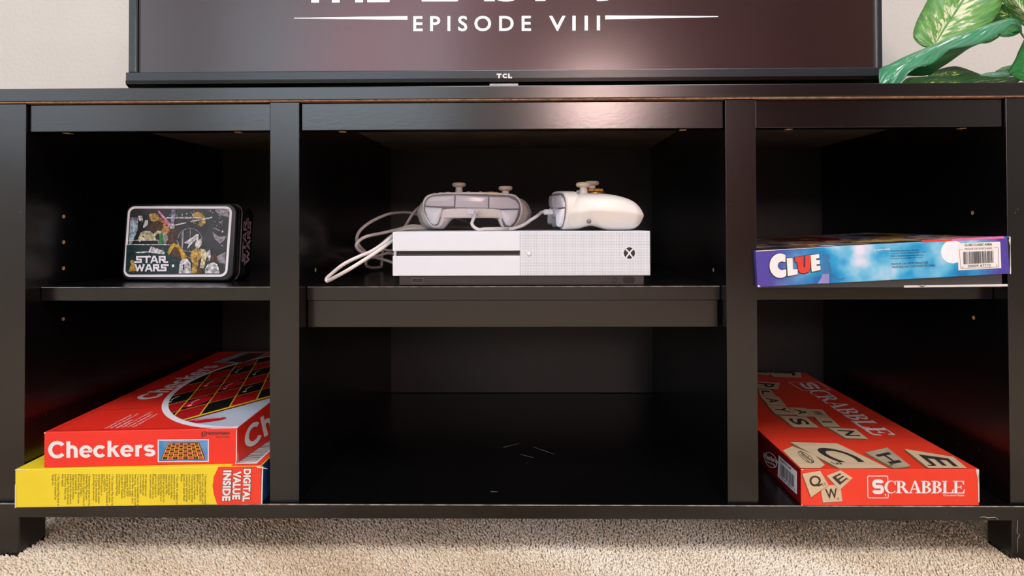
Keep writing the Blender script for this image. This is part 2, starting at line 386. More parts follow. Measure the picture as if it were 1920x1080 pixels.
# ================================================================ TV STAND
X1, X2, X3, X4, X5, X6 = -.5715, -.2961, -.2631, .2099, .2435, .5168
zt, ztb, zrb = H+.1505, H+.1342, H+.1031
zft, zfb, zst, zsb, zs2 = H-.3102, H-.3255, H-.0740, H-.0895, H-.1205
DEP = .43; R0 = .0212
XE0, XE1 = -.6055, .551
st = empty('tv_stand', ((XE0+XE1)/2, DEP/2, 0), 'wide black wood-veneer media stand with three open bays, standing on beige carpet', 'tv stand')
box('top_panel', XE0-.004, XE1+.004, -.003, DEP, ztb+.0018, zt, M['wood_h'], st, .0008)
box('worn_edge', XE0-.003, XE1+.003, -.0022, .012, ztb+.0004, ztb+.0020, M['chip'], st)['label'] = 'strip of bare chipboard showing along the lower front edge of the top'
box('underside_board', X1, X6, .034, DEP-.01, ztb-.001, ztb+.0012, M['brown_board'], st)['label'] = 'raw brown underside of the top'
box('bottom_panel', XE0, XE1, -.0042, DEP, zfb, zft, M['wood_h'], st, .0006)
bm = bmesh.new(); add_box(bm, XE0+.003, XE1-.003, -.0046, -.0036, zft-.0006, zft+.00012); bmo('worn_edge', bm, M['wear'], st)['label'] = 'pale rubbed front edge of the base board'
box('back_panel', XE0+.002, XE1-.002, DEP-.012, DEP-.006, zft+.001, ztb+.001, M['backing'], st)
for a, b in ((XE0, X1), (X6, XE1)): box('side_panel', a, b, .0004, DEP-.0125, zft, ztb, M['wood_v'], st, .0006)
for a, b in ((X2, X3), (X4, X5)): box('divider', a, b, .0004, DEP-.0125, zft, ztb, M['wood_v'], st, .0006)
for a, b in ((X1, X2), (X3, X4), (X5, X6)):
    box('top_rail', a+.0012, b-.0012, .004, .020, zrb, ztb-.0008, M['peel'], st, .0006)
box('shelf', X1+.0006, X2-.0004, R0, DEP-.02, zsb, zst, M['wood_h'], st, .0004)
box('shelf', X3+.0006, X4-.0006, R0, DEP-.02, zsb, zst, M['wood_h'], st, .0004)
box('shelf', X5+.0004, X6-.0006, R0, DEP-.02, zsb, zst, M['wood_h'], st, .0004)
for a, b in ((X1+.001, X2), (X3+.001, X4-.001), (X5, X6-.002)):
    box('worn_edge', a, b, R0-.0004, R0+.0004, zst-.0004, zst+.0001, M['wear'], st)
box('shelf_rail', X3+.0012, X4-.003, R0+.0015, R0+.017, zs2, zsb-.0003, M['wood_h'], st, .0004)
for a, b in ((XE0, -.5759), (.5176, XE1)):
    for y0 in (-.0005, DEP-.04):
        box('leg', a, b, y0, y0+.036, .0048, zfb, M['wood_v'], st, .0012)
def peg(x, y, z, nx):
    lathe_pts = bmesh.new(); seg = 12; r = .0024
    c = lathe_pts.verts.new((x, y, z)); ring = [lathe_pts.verts.new((x+nx*.0003, y+r*math.cos(2*math.pi*k/seg), z+r*math.sin(2*math.pi*k/seg))) for k in range(seg)]
    for k in range(seg): lathe_pts.faces.new((c, ring[k], ring[(k+1) % seg]))
    bmo('peg_hole', lathe_pts, M['peg'], st)
for z in (.0081, -.0229, -.0544, -.1156): peg(X1+.0001, .0535, H+z, 1)
for z in (.0086, -.1153): peg(X6-.0001, .051, H+z, -1)
peg(X3+.0001, .0479, H-.0567, 1); peg(X4-.0001, .0464, H-.0577, -1)
for px, py in ((128, 247), (448, 247.5), (643, 247), (1280, 242.5), (1478, 241.5), (1802, 238.5)):
    p = at(px, py, .0165); box('dowel_end', p.x-.0035, p.x+.0035, .0125, .0195, zrb-.0003, zrb+.0003, M['peg'], st)
# white scuffs on the veneer
def scuff(pts, r=.0003):
    return tubeo('scratch', pts, r, M['wear'], st, 5)
for q, y in ((((1908, 975), (1907, 1000), (1912, 1003), (1908, 1010), (1908, 1036)), -.0006), (((1838, 970), (1845, 969), (1852, 971), (1866, 970), (1872, 974)), -.0044)):
    scuff([at(a, b, y) for a, b in q], .00035)
for q in (((944, 839), (975, 831)), ((975, 852), (1000, 858)), ((920, 922), (933, 922)), ((1000, 838), (1040, 852))):
    scuff([hit(a, b, (0, 0, zft), Vector((0, 0, 1))) for a, b in q], .00018)

# ================================================================ TELEVISION
TY = .105
tv = empty('television', (-.045, TY+.03, zt), 'large flat black television showing a film title, standing on the media stand', 'television')
tz0 = H+.1763; th = .56
box('chin', -.5318, .4425, TY-.001, TY+.03, tz0+.0075, tz0+.0195, M['tv_face'], tv, .0012)
bm = bmesh.new()
for x, s in ((-.5318, 1), (.4425, -1)): pass
V = []; 
for x, ins in ((-.5318, .0), (.4425, .0)):
    for y, z in ((TY-.001, tz0+.0085), (TY-.0005, tz0+.004), (TY+.008, tz0-.0015), (TY+.05, tz0-.001), (TY+.05, tz0+.0085)): V.append((x, y, z))
mesh('lower_lip', V, [(0, 1, 2, 3, 4)[::-1], (5, 6, 7, 8, 9)]+[(i, (i+1) % 5, (i+1) % 5+5, i+5) for i in range(5)], M['tv_dark'], tv)
box('back_shell', -.515, .43, TY+.0135, TY+.055, tz0+.01, tz0+th-.02, M['tv_dark'], tv, .01)
for a, b in ((-.5296, -.5182), (.4365, .4415)):
    pass
box('side_frame', -.5292, -.5192, TY+.0005, TY+.028, tz0+.0195, tz0+th, M['tv_face'], tv, .001)
box('side_frame', .4382, .4448, TY+.0005, TY+.028, tz0+.0195, tz0+th, M['tv_face'], tv, .001)
box('inner_trim', -.5192, -.5176, TY+.001, TY+.012, tz0+.0195, tz0+th-.01, M['tv_dark'], tv)
box('inner_trim', .4362, .4382, TY+.001, TY+.012, tz0+.0195, tz0+th-.01, M['chrome'], tv)['label'] = 'bright inner lip of the right frame'
box('top_frame', -.5192, .4382, TY+.0005, TY+.028, tz0+th-.01, tz0+th, M['tv_face'], tv, .001)
box('sensor_plate', at(918, 160, TY).x, at(972, 160, TY).x, TY-.002, TY+.01, tz0-.0035, tz0+.0012, M['chrome'], tv, .0006)
box('neck', -.09, 0, TY+.02, TY+.045, zt+.008, tz0+.002, M['tv_dark'], tv)
box('stand_foot', -.2, .11, TY-.02, TY+.13, zt, zt+.008, M['tv'], tv, .003)
# screen: lit picture with the room's reflected gradient painted in, behind smooth glass
m = bpy.data.materials.new('tv_picture_with_reflection'); m.use_nodes = True; nt = m.node_tree; N = nt.nodes; L = nt.links; b = N['Principled BSDF']
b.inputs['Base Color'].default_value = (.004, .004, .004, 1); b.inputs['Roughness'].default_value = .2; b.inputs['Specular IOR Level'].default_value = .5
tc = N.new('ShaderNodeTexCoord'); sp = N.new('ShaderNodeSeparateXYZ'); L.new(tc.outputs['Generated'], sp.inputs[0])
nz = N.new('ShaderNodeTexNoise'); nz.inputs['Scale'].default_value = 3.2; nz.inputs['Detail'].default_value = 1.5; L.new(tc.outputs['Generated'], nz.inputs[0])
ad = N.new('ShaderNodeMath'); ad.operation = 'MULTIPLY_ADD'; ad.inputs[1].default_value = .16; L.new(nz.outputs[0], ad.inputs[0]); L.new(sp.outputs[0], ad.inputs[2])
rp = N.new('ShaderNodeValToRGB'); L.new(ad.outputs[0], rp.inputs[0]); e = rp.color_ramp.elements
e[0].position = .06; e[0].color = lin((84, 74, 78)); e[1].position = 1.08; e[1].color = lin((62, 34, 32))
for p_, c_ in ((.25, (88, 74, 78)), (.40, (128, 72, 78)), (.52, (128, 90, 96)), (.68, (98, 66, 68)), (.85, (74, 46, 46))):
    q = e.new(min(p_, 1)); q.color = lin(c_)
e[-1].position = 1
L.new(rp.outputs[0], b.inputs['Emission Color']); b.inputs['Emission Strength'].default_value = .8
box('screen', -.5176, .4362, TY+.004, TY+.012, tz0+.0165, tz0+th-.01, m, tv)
SF = Face((-.5176, TY+.004, tz0+.0195), (1, 0, 0), (0, 0, 1))
M['glow'] = mat('lit_title', (250, 250, 250), .3, noise=.01, emit=(250, 248, 248), estr=.85)
z = zoomer(SF, 540, 0, 2.2326)
def Q(zf, x0, y0, x1, y1): a = zf((x0, y1), (x1, y1), (x1, y0), (x0, y0)); return a
text('film_title', 'EPISODE', z((525, 131), (1017, 130), (1017, 66), (525, 68)), SF, M['glow'], tv, 1, .012, 1.55)
text('film_title', 'VIII', z((1093, 130), (1306, 127), (1306, 66), (1093, 67)), SF, M['glow'], tv, 1, .012, 1.45)
text('film_title', 'THE', z((50, 11), (425, 9), (425, -140), (50, -138)), SF, M['glow'], tv, 1, .03)
text('film_title', 'LAST', z((560, 8), (1140, 6), (1140, -140), (560, -140)), SF, M['glow'], tv, 1, .03)
text('film_title', 'JEDI', z((1285, 5), (1800, 2), (1800, -140), (1285, -140)), SF, M['glow'], tv, 1, .03)
decal('title_line', [z((25, 75), (500, 68), (500, 83), (25, 77))], SF, M['glow'], tv, 1); decal('title_line', [z((1328, 65), (1800, 68), (1800, 71), (1328, 81))], SF, M['glow'], tv, 1)
CF = Face((-.5318, TY-.001, tz0+.0075), (1, 0, 0), (0, 0, 1))
z = zoomer(CF, 540, 0, 2.2326)
tcl = stroke([(0, .85), (1, .85)], .3, False)+stroke([(.5, .9), (.5, 0)], .34, False)+[ribbon(arc(1.75, .5, .42, .36, 45, 315, 16), .28)]+[rect(2.3, 0, 2.62, 1), rect(2.3, 0, 3.1, .28)]
decal('brand_lettering', tcl, CF, M['paper'], tv, 1, z((873, 328), (938, 328), (938, 308), (873, 308)), (3.1, 1))

# ================================================================ GAME CONSOLE
gx0, gx1 = -.1643, .1307; gy = R0+.001; gz1 = H-.0112; gz0 = H-.0618
con = empty('game_console', (0, .14, zst), 'white game console with dark grey base and dotted right half, middle shelf', 'game console')
xm = at(975, 480, gy).x; zsl1 = at(800, 470.5, gy).z; zsl0 = at(800, 480, gy).z
bm = bmesh.new(); add_box(bm, gx0, gx1, gy+.004, gy+.228, gz0, gz1, .001); bmo('shell', bm, M['white'], con)
box('front_panel', gx0, xm, gy, gy+.0042, zsl1, gz1, M['white'], con, .0006)
box('front_panel', gx0, xm, gy, gy+.0042, gz0, zsl0, M['white'], con, .0006)
box('vent_panel', xm, gx1, gy, gy+.0042, gz0, gz1, M['white'], con, .0006)
box('disc_slot', at(742, 475, gy).x, xm-.0004, gy+.003, gy+.0045, zsl0-.0004, zsl1+.0004, M['slot'], con)
box('slot_lip', at(746, 475, gy).x, xm-.0006, gy+.0018, gy+.0035, zsl0+.0004, zsl0+.0016, M['dkgrey'], con)
box('base', -.1588, .1252, gy+.009, gy+.22, zst+.0003, gz0+.001, M['dkgrey'], con, .001)
VF = Face((xm, gy, gz0), (1, 0, 0), (0, 0, 1)); W_ = gx1-xm; Hh = gz1-gz0
dots = []; nx_, nz_ = 83, 28
for i in range(nx_):
    for j in range(nz_):
        u = .0009+(W_-.0018)*i/(nx_-1); v = .0011+(Hh-.0022)*j/(nz_-1)
        px_, py_ = (u+xm), (v+gz0)
        dots.append(ell(u, v, .00040, .00040, 6))
lg = VF.px(1180, 474.5); pb = VF.px(992, 475.5)
dots = [d for d in dots if math.hypot(d[0][0]-lg[0], d[0][1]-lg[1]) > .0078 and math.hypot(d[0][0]-pb[0], d[0][1]-pb[1]) > .0036]
o = decal('vent_dots', dots, VF, M['hole'], con, 0); o['kind'] = 'stuff'; o['label'] = 'grid of tiny round vent holes'
decal('power_button', [[ell(pb[0], pb[1], .0030, .0030, 28)]], VF, M['hole'], con, 1)
lathe('power_button', [(.0027, 0), (.0027, -.0006), (.0022, -.0009)], (xm+pb[0], gy, gz0+pb[1]), M['white'], con, axis='y')
r_ = .0064
decal('emblem', [ell(lg[0], lg[1], r_, r_, 36)], VF, M['ink'], con, 1, label='round black emblem with a white X')
def xband(s):
    pts = [(-.66*s, .70), (-.42*s, .50), (-.14*s, .18), (.14*s, -.18), (.42*s, -.55), (.60*s, -.80)]
    return [(lg[0]+x*r_, lg[1]+y*r_) for x, y in ribbon(pts, .27)]
decal('emblem_cross', [xband(1), xband(-1)], VF, M['white'], con, 2)
decal('emblem_cross', [ell(lg[0], lg[1]+r_*.93, r_*.34, r_*.12, 12)], VF, M['ink'], con, 3)
by = gy+.009
a = at(772, 530, by); c = at(794, 521.5, by); box('usb_port', a.x, c.x, by-.0004, by+.001, a.z, c.z, M['hole'], con); box('usb_port', a.x+.0007, c.x-.0007, by-.0006, by+.001, a.z+.0006, c.z-.0006, M['slot'], con); box('usb_tongue', a.x+.002, c.x-.002, by-.0009, by, a.z+.0022, a.z+.0030, M['dkgrey'], con)
BF = Face((-.1588, by, zst), (1, 0, 0), (0, 0, 1))
a = BF.px(1168, 531); c = BF.px(1190.5, 518.5); decal('ir_window', [rrect(a[0], a[1], c[0], c[1], .0035)], BF, M['slot'], con, 1)
c = BF.px(1152.5, 525.5); decal('pair_button', [[ell(c[0], c[1], .0028, .0028), ell(c[0], c[1], .0021, .0021)[::-1]]], BF, M['slot'], con, 1)

# ================================================================ CONTROLLERS
def poly_sd(poly, X, Y):
    d = np.full(X.shape, 1e9); ins = np.zeros(X.shape, bool); n = len(poly)
    for i in range(n):
        ax, ay = poly[i]; bx_, by_ = poly[(i+1) % n]; ex, ey = bx_-ax, by_-ay
        wx, wy = X-ax, Y-ay; t = np.clip((wx*ex+wy*ey)/(ex*ex+ey*ey), 0, 1)
        d = np.minimum(d, (wx-ex*t)**2+(wy-ey*t)**2)
        c1 = (ay > Y) != (by_ > Y); xx = ax+(Y-ay)*ex/(ey if abs(ey) > 1e-9 else 1e-9); ins ^= c1 & (X < xx)
    return np.sqrt(d)*np.where(ins, 1, -1)
def surface_nets(f, org, h):
    nx, ny, nz = f.shape; s = f < 0
    idx = -np.ones((nx-1, ny-1, nz-1), int)
    cs = sum(s[i:nx-1+i, j:ny-1+j, k:nz-1+k].astype(int) for i in (0, 1) for j in (0, 1) for k in (0, 1))
    act = np.argwhere((cs > 0) & (cs < 8)); idx[tuple(act.T)] = np.arange(len(act))
    acc = np.zeros((len(act), 3)); cnt = np.zeros(len(act))
    cor = [(i, j, k) for i in (0, 1) for j in (0, 1) for k in (0, 1)]
    for a in cor:
        for b_ in cor:
            if sum(abs(p-q) for p, q in zip(a, b_)) != 1 or a > b_: continue
            A = act+a; B = act+b_; fa = f[tuple(A.T)]; fb = f[tuple(B.T)]; mk = (fa < 0) != (fb < 0)
            t = np.where(mk, fa/np.where(mk, fa-fb, 1), 0)
            acc += np.where(mk[:, None], A+(B-A)*t[:, None], 0); cnt += mk
    V = acc/cnt[:, None]*h+np.array(org); Fc = []
    for ax in range(3):
        d = [0, 0, 0]; d[ax] = 1
        A = s[:nx-1, :ny-1, :nz-1]; B = s[d[0]:nx-1+d[0], d[1]:ny-1+d[1], d[2]:nz-1+d[2]]
        E = np.argwhere(A != B); u, v = [(1, 2), (2, 0), (0, 1)][ax]
        E = E[(E[:, u] > 0) & (E[:, v] > 0)]; du = np.zeros(3, int); du[u] = 1; dv = np.zeros(3, int); dv[v] = 1
        q = np.stack([idx[tuple((E-du-dv).T)], idx[tuple((E-dv).T)], idx[tuple(E.T)], idx[tuple((E-du).T)]], 1)
        inn = A[tuple(E.T)]; q[~inn] = q[~inn][:, ::-1]; Fc.append(q)
    return V, np.concatenate(Fc)
sstep = lambda a, b_, x: (lambda t: t*t*(3-2*t))(np.clip((x-a)/(b_-a), 0, 1))
def zt_fn(x, y): return 47-.0056*np.maximum(0, y-6)**2-.0011*x*x-.006*np.minimum(0, y+16)**2
def controller_body():
    h = 1.3; xs = np.arange(-83, 84, h); ys = np.arange(-50, 62, h); zs = np.arange(-4, 54, h)
    half = [(0, -41), (25, -43), (48, -42), (60, -36), (69, -25), (75, -6), (77.5, 12), (77.5, 30), (76, 43), (69, 52), (58, 52), (50, 42), (45, 29), (37, 20), (22, 16), (0, 15)]
    poly = half+[(-x, y) for x, y in half[::-1][1:-1]]
    X2d, Y2d = np.meshgrid(xs, ys, indexing='ij'); d = poly_sd(poly, X2d, Y2d)
    ztop = zt_fn(X2d, Y2d); ax = np.abs(X2d)
    wl = sstep(26, 42, ax)
    lobe = .3+5.5*np.exp(-((Y2d+8)/13)**2)
    zbot = (1-wl)*(15+.08*np.maximum(0, Y2d+30))+wl*lobe
    zm = zbot+(ztop-zbot)*(.52+.08*sstep(-20, 30, Y2d))
    t = np.clip(1-np.clip(d, 0, 1e9)/20, 0, 1); s = np.sqrt(np.clip(1-t**2.6, 0, 1))
    zt_ = zm+(ztop-zm)*s; zb_ = zm-(zm-zbot)*s
    Z = zs[None, None, :]
    f = np.maximum(Z-zt_[..., None], zb_[..., None]-Z); f = np.where((d < 0)[..., None], np.maximum(f, np.minimum(-d, 6)[..., None]), f)
    for _ in range(5):
        g = f.copy(); g[1:-1, 1:-1, 1:-1] = (f[1:-1, 1:-1, 1:-1]*2+f[2:, 1:-1, 1:-1]+f[:-2, 1:-1, 1:-1]+f[1:-1, 2:, 1:-1]+f[1:-1, :-2, 1:-1]+f[1:-1, 1:-1, 2:]+f[1:-1, 1:-1, :-2])/8; f = g
    V, Fc = surface_nets(f, (xs[0], ys[0], zs[0]), h)
    return V*.001, Fc
def smooth_closed(P, n=6):
    out = []; m_ = len(P)
    for i in range(m_):
        a, b, c, d = (np.array(P[(i+k) % m_], float) for k in (-1, 0, 1, 2))
        for k in range(n):
            t = k/n; out.append(tuple(.5*((2*b)+(c-a)*t+(2*a-5*b+4*c-d)*t*t+(3*b-a-3*c+d)*t**3)))
    return out
def front_piece(name, pts, y0, y1, m, parent, bev=1.0, bend=.0020, tilt=0.0, smooth=False, h=.75, bulge=0.0):
    """panel on the controller's front, outline in x,z (mm), from depth y0 (front) to y1, with rounded edges and a bowed face"""
    if smooth: pts = smooth_closed(pts)
    P_ = np.array(pts); x0, z0 = P_.min(0)-3; x1, z1 = P_.max(0)+3; xm_ = max(abs(x0), abs(x1)); zc_, xc_ = P_[:, 1].mean(), P_[:, 0].mean()
    xs = np.arange(x0, x1, h); zs = np.arange(z0, z1, h); ys = np.arange(y0-3-abs(tilt)*20-bulge, y1+bend*xm_**2+3, h)
    X, Z = np.meshgrid(xs, zs, indexing='ij'); sd = -poly_sd(pts, X, Z)
    off = bend*X**2+tilt*(Z-zc_)-bulge*np.clip(1+sd/9, -9, 1)*0-bulge*(1-np.exp(np.minimum(sd, 0)/6))
    Yg = ys[None, :, None]; front = (y0+off)[:, None, :]-Yg; back = Yg-(y1+bend*X**2)[:, None, :]; sd3 = np.broadcast_to(sd[:, None, :], front.shape)
    a = np.maximum(sd3+bev, 0); b_ = np.maximum(front+bev, 0)
    f = np.minimum(np.maximum(sd3, front)+bev, 0)+np.sqrt(a*a+b_*b_)-bev; f = np.maximum(f, back)
    V, Fc = surface_nets(f, (xs[0], ys[0], zs[0]), h)
    o = mesh(name, V*.001, [tuple(int(i) for i in q) for q in Fc], m, None, True); o.parent = parent
    return o
def lo(name, me_obj, parent): me_obj.parent = parent; me_obj.location = (0, 0, 0); return me_obj
def fz(*pts): return [((x-512)*.175, (450-z_)*.175) for x, z_ in pts]
def make_controller():
    e = empty('game_controller', (0, 0, 0))
    V, Fc = controller_body(); o = mesh('shell', V, [tuple(int(i) for i in q) for q in Fc], M['ctrl'], None, True); o.parent = e
    fl = fz((130, 300), (135, 235), (172, 190), (260, 176), (512, 170), (760, 180), (832, 205), (868, 270), (862, 340), (825, 410), (785, 440), (725, 440), (700, 415), (682, 375), (660, 362), (322, 362), (300, 375), (268, 420), (225, 432), (180, 410), (145, 355))
    fl = [(max(-66, min(66, x)), z_) for x, z_ in fl]
    front_piece('front_rim', fl, -45.5, -30, M['ctrl'], e, 2.6, smooth=True)
    gap = fz((142, 300), (148, 240), (180, 202), (262, 186), (512, 184), (758, 192), (822, 216), (850, 272), (846, 340), (812, 404), (778, 430), (730, 428), (706, 372), (690, 300), (290, 298), (268, 360), (240, 414), (200, 408), (165, 360))
    front_piece('seam_recess', gap, -45.8, -41, M['ctrl_gap'], e, .3, smooth=True)
    front_piece('bumper', fz((152, 268), (157, 238), (178, 213), (212, 199), (368, 193), (366, 278), (240, 277), (190, 274)), -48.5, -40, M['ctrl_b'], e, 1.2, bulge=1.5)
    front_piece('front_bar', fz((374, 193), (612, 203), (610, 290), (370, 284)), -48.3, -40, M['ctrl_b'], e, 1.0, bulge=1.2)
    front_piece('bumper', fz((618, 203), (760, 207), (812, 229), (838, 262), (840, 293), (700, 294), (616, 290)), -48.5, -40, M['ctrl_b'], e, 1.2, bulge=1.5)
    front_piece('trigger', fz((150, 278), (280, 286), (266, 345), (246, 400), (222, 412), (190, 396), (165, 350), (152, 312)), -50, -40, M['ctrl_w'], e, 1.6, tilt=.10, bulge=3)
    front_piece('trigger', fz((697, 302), (834, 301), (824, 350), (802, 396), (770, 424), (737, 414), (715, 370)), -50, -40, M['ctrl_w'], e, 1.6, tilt=.10, bulge=3)
    front_piece('usb_socket', fz((448, 290), (532, 292), (528, 335), (456, 335)), -46.8, -40, M['ctrl_w'], e, .8)
    def stickat(x, y, drop=0):
        z0 = float(zt_fn(x, y))*.001-drop
        b1 = lathe('thumbstick', [(.0085, .0165), (.0086, .0185), (.0072, .0202), (.006, .0196), (.004, .0192)][::-1]+[], (x*.001, y*.001, z0-.0015), M['stick'], None)
        bpy.data.objects.remove(b1)
        t = lathe('thumbstick', [(.0040, .010), (.0045, .0125), (.0078, .0133), (.0092, .0150), (.0092, .0168), (.0082, .0184), (.0066, .0187), (.0052, .0180)], (x*.001, y*.001, z0-.0015), M['stick'], None); t.parent = e
        s_ = lathe('stick_stem', [(.0058, 0), (.0050, .006), (.0045, .0125)], (x*.001, y*.001, z0-.0015), M['ctrl'], None); s_.parent = t
        g = lathe('stick_ring', [(.0150, -.004), (.0142, .001), (.0125, .0032), (.0112, .0030), (.0100, .0012), (.006, .0010)], (x*.001, y*.001, z0-.0005), M['ctrl'], None); g.parent = e
    stickat(41, -14, .0042); stickat(-21, 9, -.0004)
    for dx, dy in ((0, -8), (0, 8), (-8, 0), (8, 0)):
        x, y = -43+dx, -14+dy; q = lathe('face_button', [(.0044, -.002), (.0044, .0034), (.0036, .0046)], (x*.001, y*.001, float(zt_fn(x, y))*.001), M['ctrl_w'], None, 20); q.parent = e
    bm = bmesh.new(); zz = float(zt_fn(21, 4))*.001
    add_box(bm, .012, .032, .001, .008, zz-.002, zz+.0052, .001); add_box(bm, .0185, .0255, -.006, .014, zz-.002, zz+.0053, .001)
    q = bmo('direction_pad', bm, M['gold'], None); q.parent = e
    q = lathe('pad_dish', [(.0125, -.003), (.0122, .0022), (.011, .0024)], (.022, .004, zz-.0005), M['gold'], None, 24); q.parent = e; q['label'] = 'gold dish around the direction pad'
    for x, y, r in ((8, -12, 2.6), (-8, -12, 2.6)):
        q = lathe('menu_button', [(r*.001, -.002), (r*.001, .0034), (r*.0007, .0042)], (x*.001, y*.001, float(zt_fn(x, y))*.001), M['ctrl_w'], None, 16); q.parent = e
    q = lathe('guide_button', [(.0068, -.003), (.0068, .0012), (.005, .0018)], (0, -.027, float(zt_fn(0, -27))*.001), M['ctrl_w'], None, 24); q.parent = e
    for s_ in (1,):
        q = lathe('screw_recess', [(.0028, 0), (.0026, .001)], (0, 0, 0), M['ctrl_gap'], None, 16)
        q.parent = e; q.rotation_euler = (0, math.pi/2, 0); q.location = (.0735, -.014, .011)
    bm = bmesh.new(); add_box(bm, -.0045, .0045, -.058, -.046, .0195, .0265, .0015); q = bmo('cord_plug', bm, M['ctrl_w'], None); q.parent = e
    return e
c1 = make_controller()
cons_top = gz1
def copy_tree(o, parent=None):
    c = o.copy(); COL.objects.link(c); c.parent = parent
    for ch in list(o.children): copy_tree(ch, c)
    return c
c2 = copy_tree(c1)
p = at(889, 400, .135); c1.location = (p.x, .142, cons_top+.0003)
c1.rotation_euler = (0, 0, math.radians(6))
tag(c1, 'white game controller facing out with its two triggers showing, left one on the console', 'game controller', 'white controllers on the console')
p = at(1116, 400, .10); c2.location = (p.x-.008, .105, cons_top+.0003); c2.rotation_euler = (0, 0, math.radians(-84))
tag(c2, 'white game controller seen from its side, pointing left, right one on the console', 'game controller', 'white controllers on the console')

# cords (given as points in the picture plus a depth, turned into space)
def zc(ox, oy, sc): return lambda x, y, Y: at(ox+x/sc, oy+y/sc, Y)
k2 = zc(600, 380, 6.75); k1 = zc(760, 320, 4)
def cord(name, pts, label, r=.0021, m='cord', cat='cable', group=None):
    o = tubeo(name, smoothline(pts, 8), r, M[m], None, 10); tag(o, label, cat, group); return o
bpy.context.view_layer.update()
pl1 = c1.matrix_world @ Vector((0, -.057, .023)); pl2 = c2.matrix_world @ Vector((0, -.057, .023))
zl = cons_top+.0024
def onc(px, Y): p_ = at(px, 430, Y); return Vector((p_.x, Y, zl))
A = [pl1, pl1+Vector((.001, -.006, -.004)), k1(500, 400, .070), k1(545, 440, .068)]
A += [onc(912, .072), onc(945, .085), onc(960, .12), onc(940, .17), onc(880, .20), k2(1320, 300, .16), k2(1150, 295, .15), k2(1000, 335, .14), k2(800, 382, .12), k2(600, 425, .10), k2(500, 480, .10), k2(460, 550, .10), k2(520, 620, .11), k2(620, 632, .12), k2(760, 540, .12), k2(900, 425, .12), k2(1030, 345, .13), k2(1190, 325, .135), k2(1350, 325, .15)]
A += [onc(850, .21), k2(1330, 215, .235), k2(1230, 150, .235), k2(1110, 126, .225), k2(1000, 128, .20), k2(850, 150, .17), k2(650, 240, .15), k2(520, 340, .14), k2(470, 430, .135), k2(480, 520, .14), k2(560, 610, .15), k2(640, 680, .17), k2(800, 720, .19), k2(950, 770, .2)]
cord('controller_cord', A, 'white cord from the left controller, looping beside the console', group='controller cords')
B = [pl2, pl2+Vector((-.004, -.001, -.0005)), k1(985, 342, .085), k1(940, 370, .085), k1(890, 405, .09)]
B += [onc(960, .095), onc(930, .105), onc(900, .21), k2(1420, 60, .235), k2(1300, 40, .235), k2(1210, 100, .21), k2(1150, 180, .195), k2(1090, 280, .18), k2(1030, 365, .15), k2(900, 438, .07), k2(800, 520, .05), k2(640, 622, .035), k2(500, 680, .026), k2(300, 780, .02), k2(130, 915, .026), k2(85, 960, .028), k2(88, 990, .025), k2(130, 975, .022), k2(280, 895, .0), k2(450, 795, -.005), k2(700, 635, .008), k2(850, 530, .03), k2(925, 478, .07), k2(975, 452, .12), k2(1045, 500, .21), k2(960, 590, .25), k2(870, 605, .26), k2(800, 600, .26), k2(785, 700, .25), k2(780, 790, .25), k2(760, 815, .24), k2(650, 822, .22), k2(585, 790, .2), k2(600, 720, .2), k2(740, 672, .21), k2(860, 640, .22), k2(960, 655, .23)]
# keep every point clear of the console body and the shelf
fix = []
for i, p_ in enumerate(B):
    p_ = Vector(p_)
    if p_.x > gx0-.004 and p_.z < cons_top+.002 and gy-.002 < p_.y < gy+.24: p_.x = gx0-.004
    if X3 < p_.x and p_.y > R0-.02 and p_.z < zst+.0023: p_.z = zst+.0023
    fix.append(p_)
cord('controller_cord', fix, 'white cord from the right controller, its long bright loop touching the shelf', group='controller cords')
cord('power_cord', [at(640, 430, .26), at(625, 395, .28), at(600, 400, .25), at(640, 440, .2), at(662, 480, .2), at(640, 515, .18), at(610, 523, .14), at(630, 500, .33), at(720, 480, .34)], 'thin black cord lying in the dark left end of the middle shelf', .0022, 'black_cord')

# ================================================================ BOXED GAMES
def board_box(x, y, rot, wd, hh, ln, zb, name, label, faces_m, bev=.0007, flare=0.0):
    e = empty(name, (x, y, zb)); tag(e, label, 'board game')
    u = Vector((math.cos(rot), math.sin(rot), 0)); v = Vector((-math.sin(rot), math.cos(rot), 0)); O = Vector((x, y, zb))
    bm = bmesh.new(); add_box(bm, 0, wd, 0, ln, .0002, hh, bev, 2)
    if flare:   # side wall of the lid bowed outwards at its lower edge
        for yy in [.008*k_ for k_ in range(1, 12)]+[.12, .16, .24, .32]: bmesh.ops.bisect_plane(bm, geom=bm.verts[:]+bm.edges[:]+bm.faces[:], plane_co=(0, yy, 0), plane_no=(0, 1, 0))
        for zz_ in (.008, .016, .024, .032): bmesh.ops.bisect_plane(bm, geom=bm.verts[:]+bm.edges[:]+bm.faces[:], plane_co=(0, 0, zz_), plane_no=(0, 0, 1))
        for vv in bm.verts:
            if vv.co.x > wd-.002: vv.co.x += flare*min(1, max(0, vv.co.y)/.09)*(1-vv.co.z/hh)
    T = Matrix(((u.x, v.x, 0, x), (u.y, v.y, 0, y), (0, 0, 1, zb), (0, 0, 0, 1)))
    bm.transform(T)
    o = bmo('lid', bm, faces_m[0], e)
    for m_ in faces_m[1:]: o.data.materials.append(m_)
    Z = Vector((0, 0, 1))
    rf = Face(O+u*wd, v, Z)
    if flare: rf.warp = lambda uv: u*(flare*min(1, max(0, uv[0])/.09)*(1-uv[1]/hh))
    return e, o, dict(front=Face(O, u, Z), top=Face(O+Z*hh, u, v), right=rf, left=Face(O+v*ln, -v, Z))
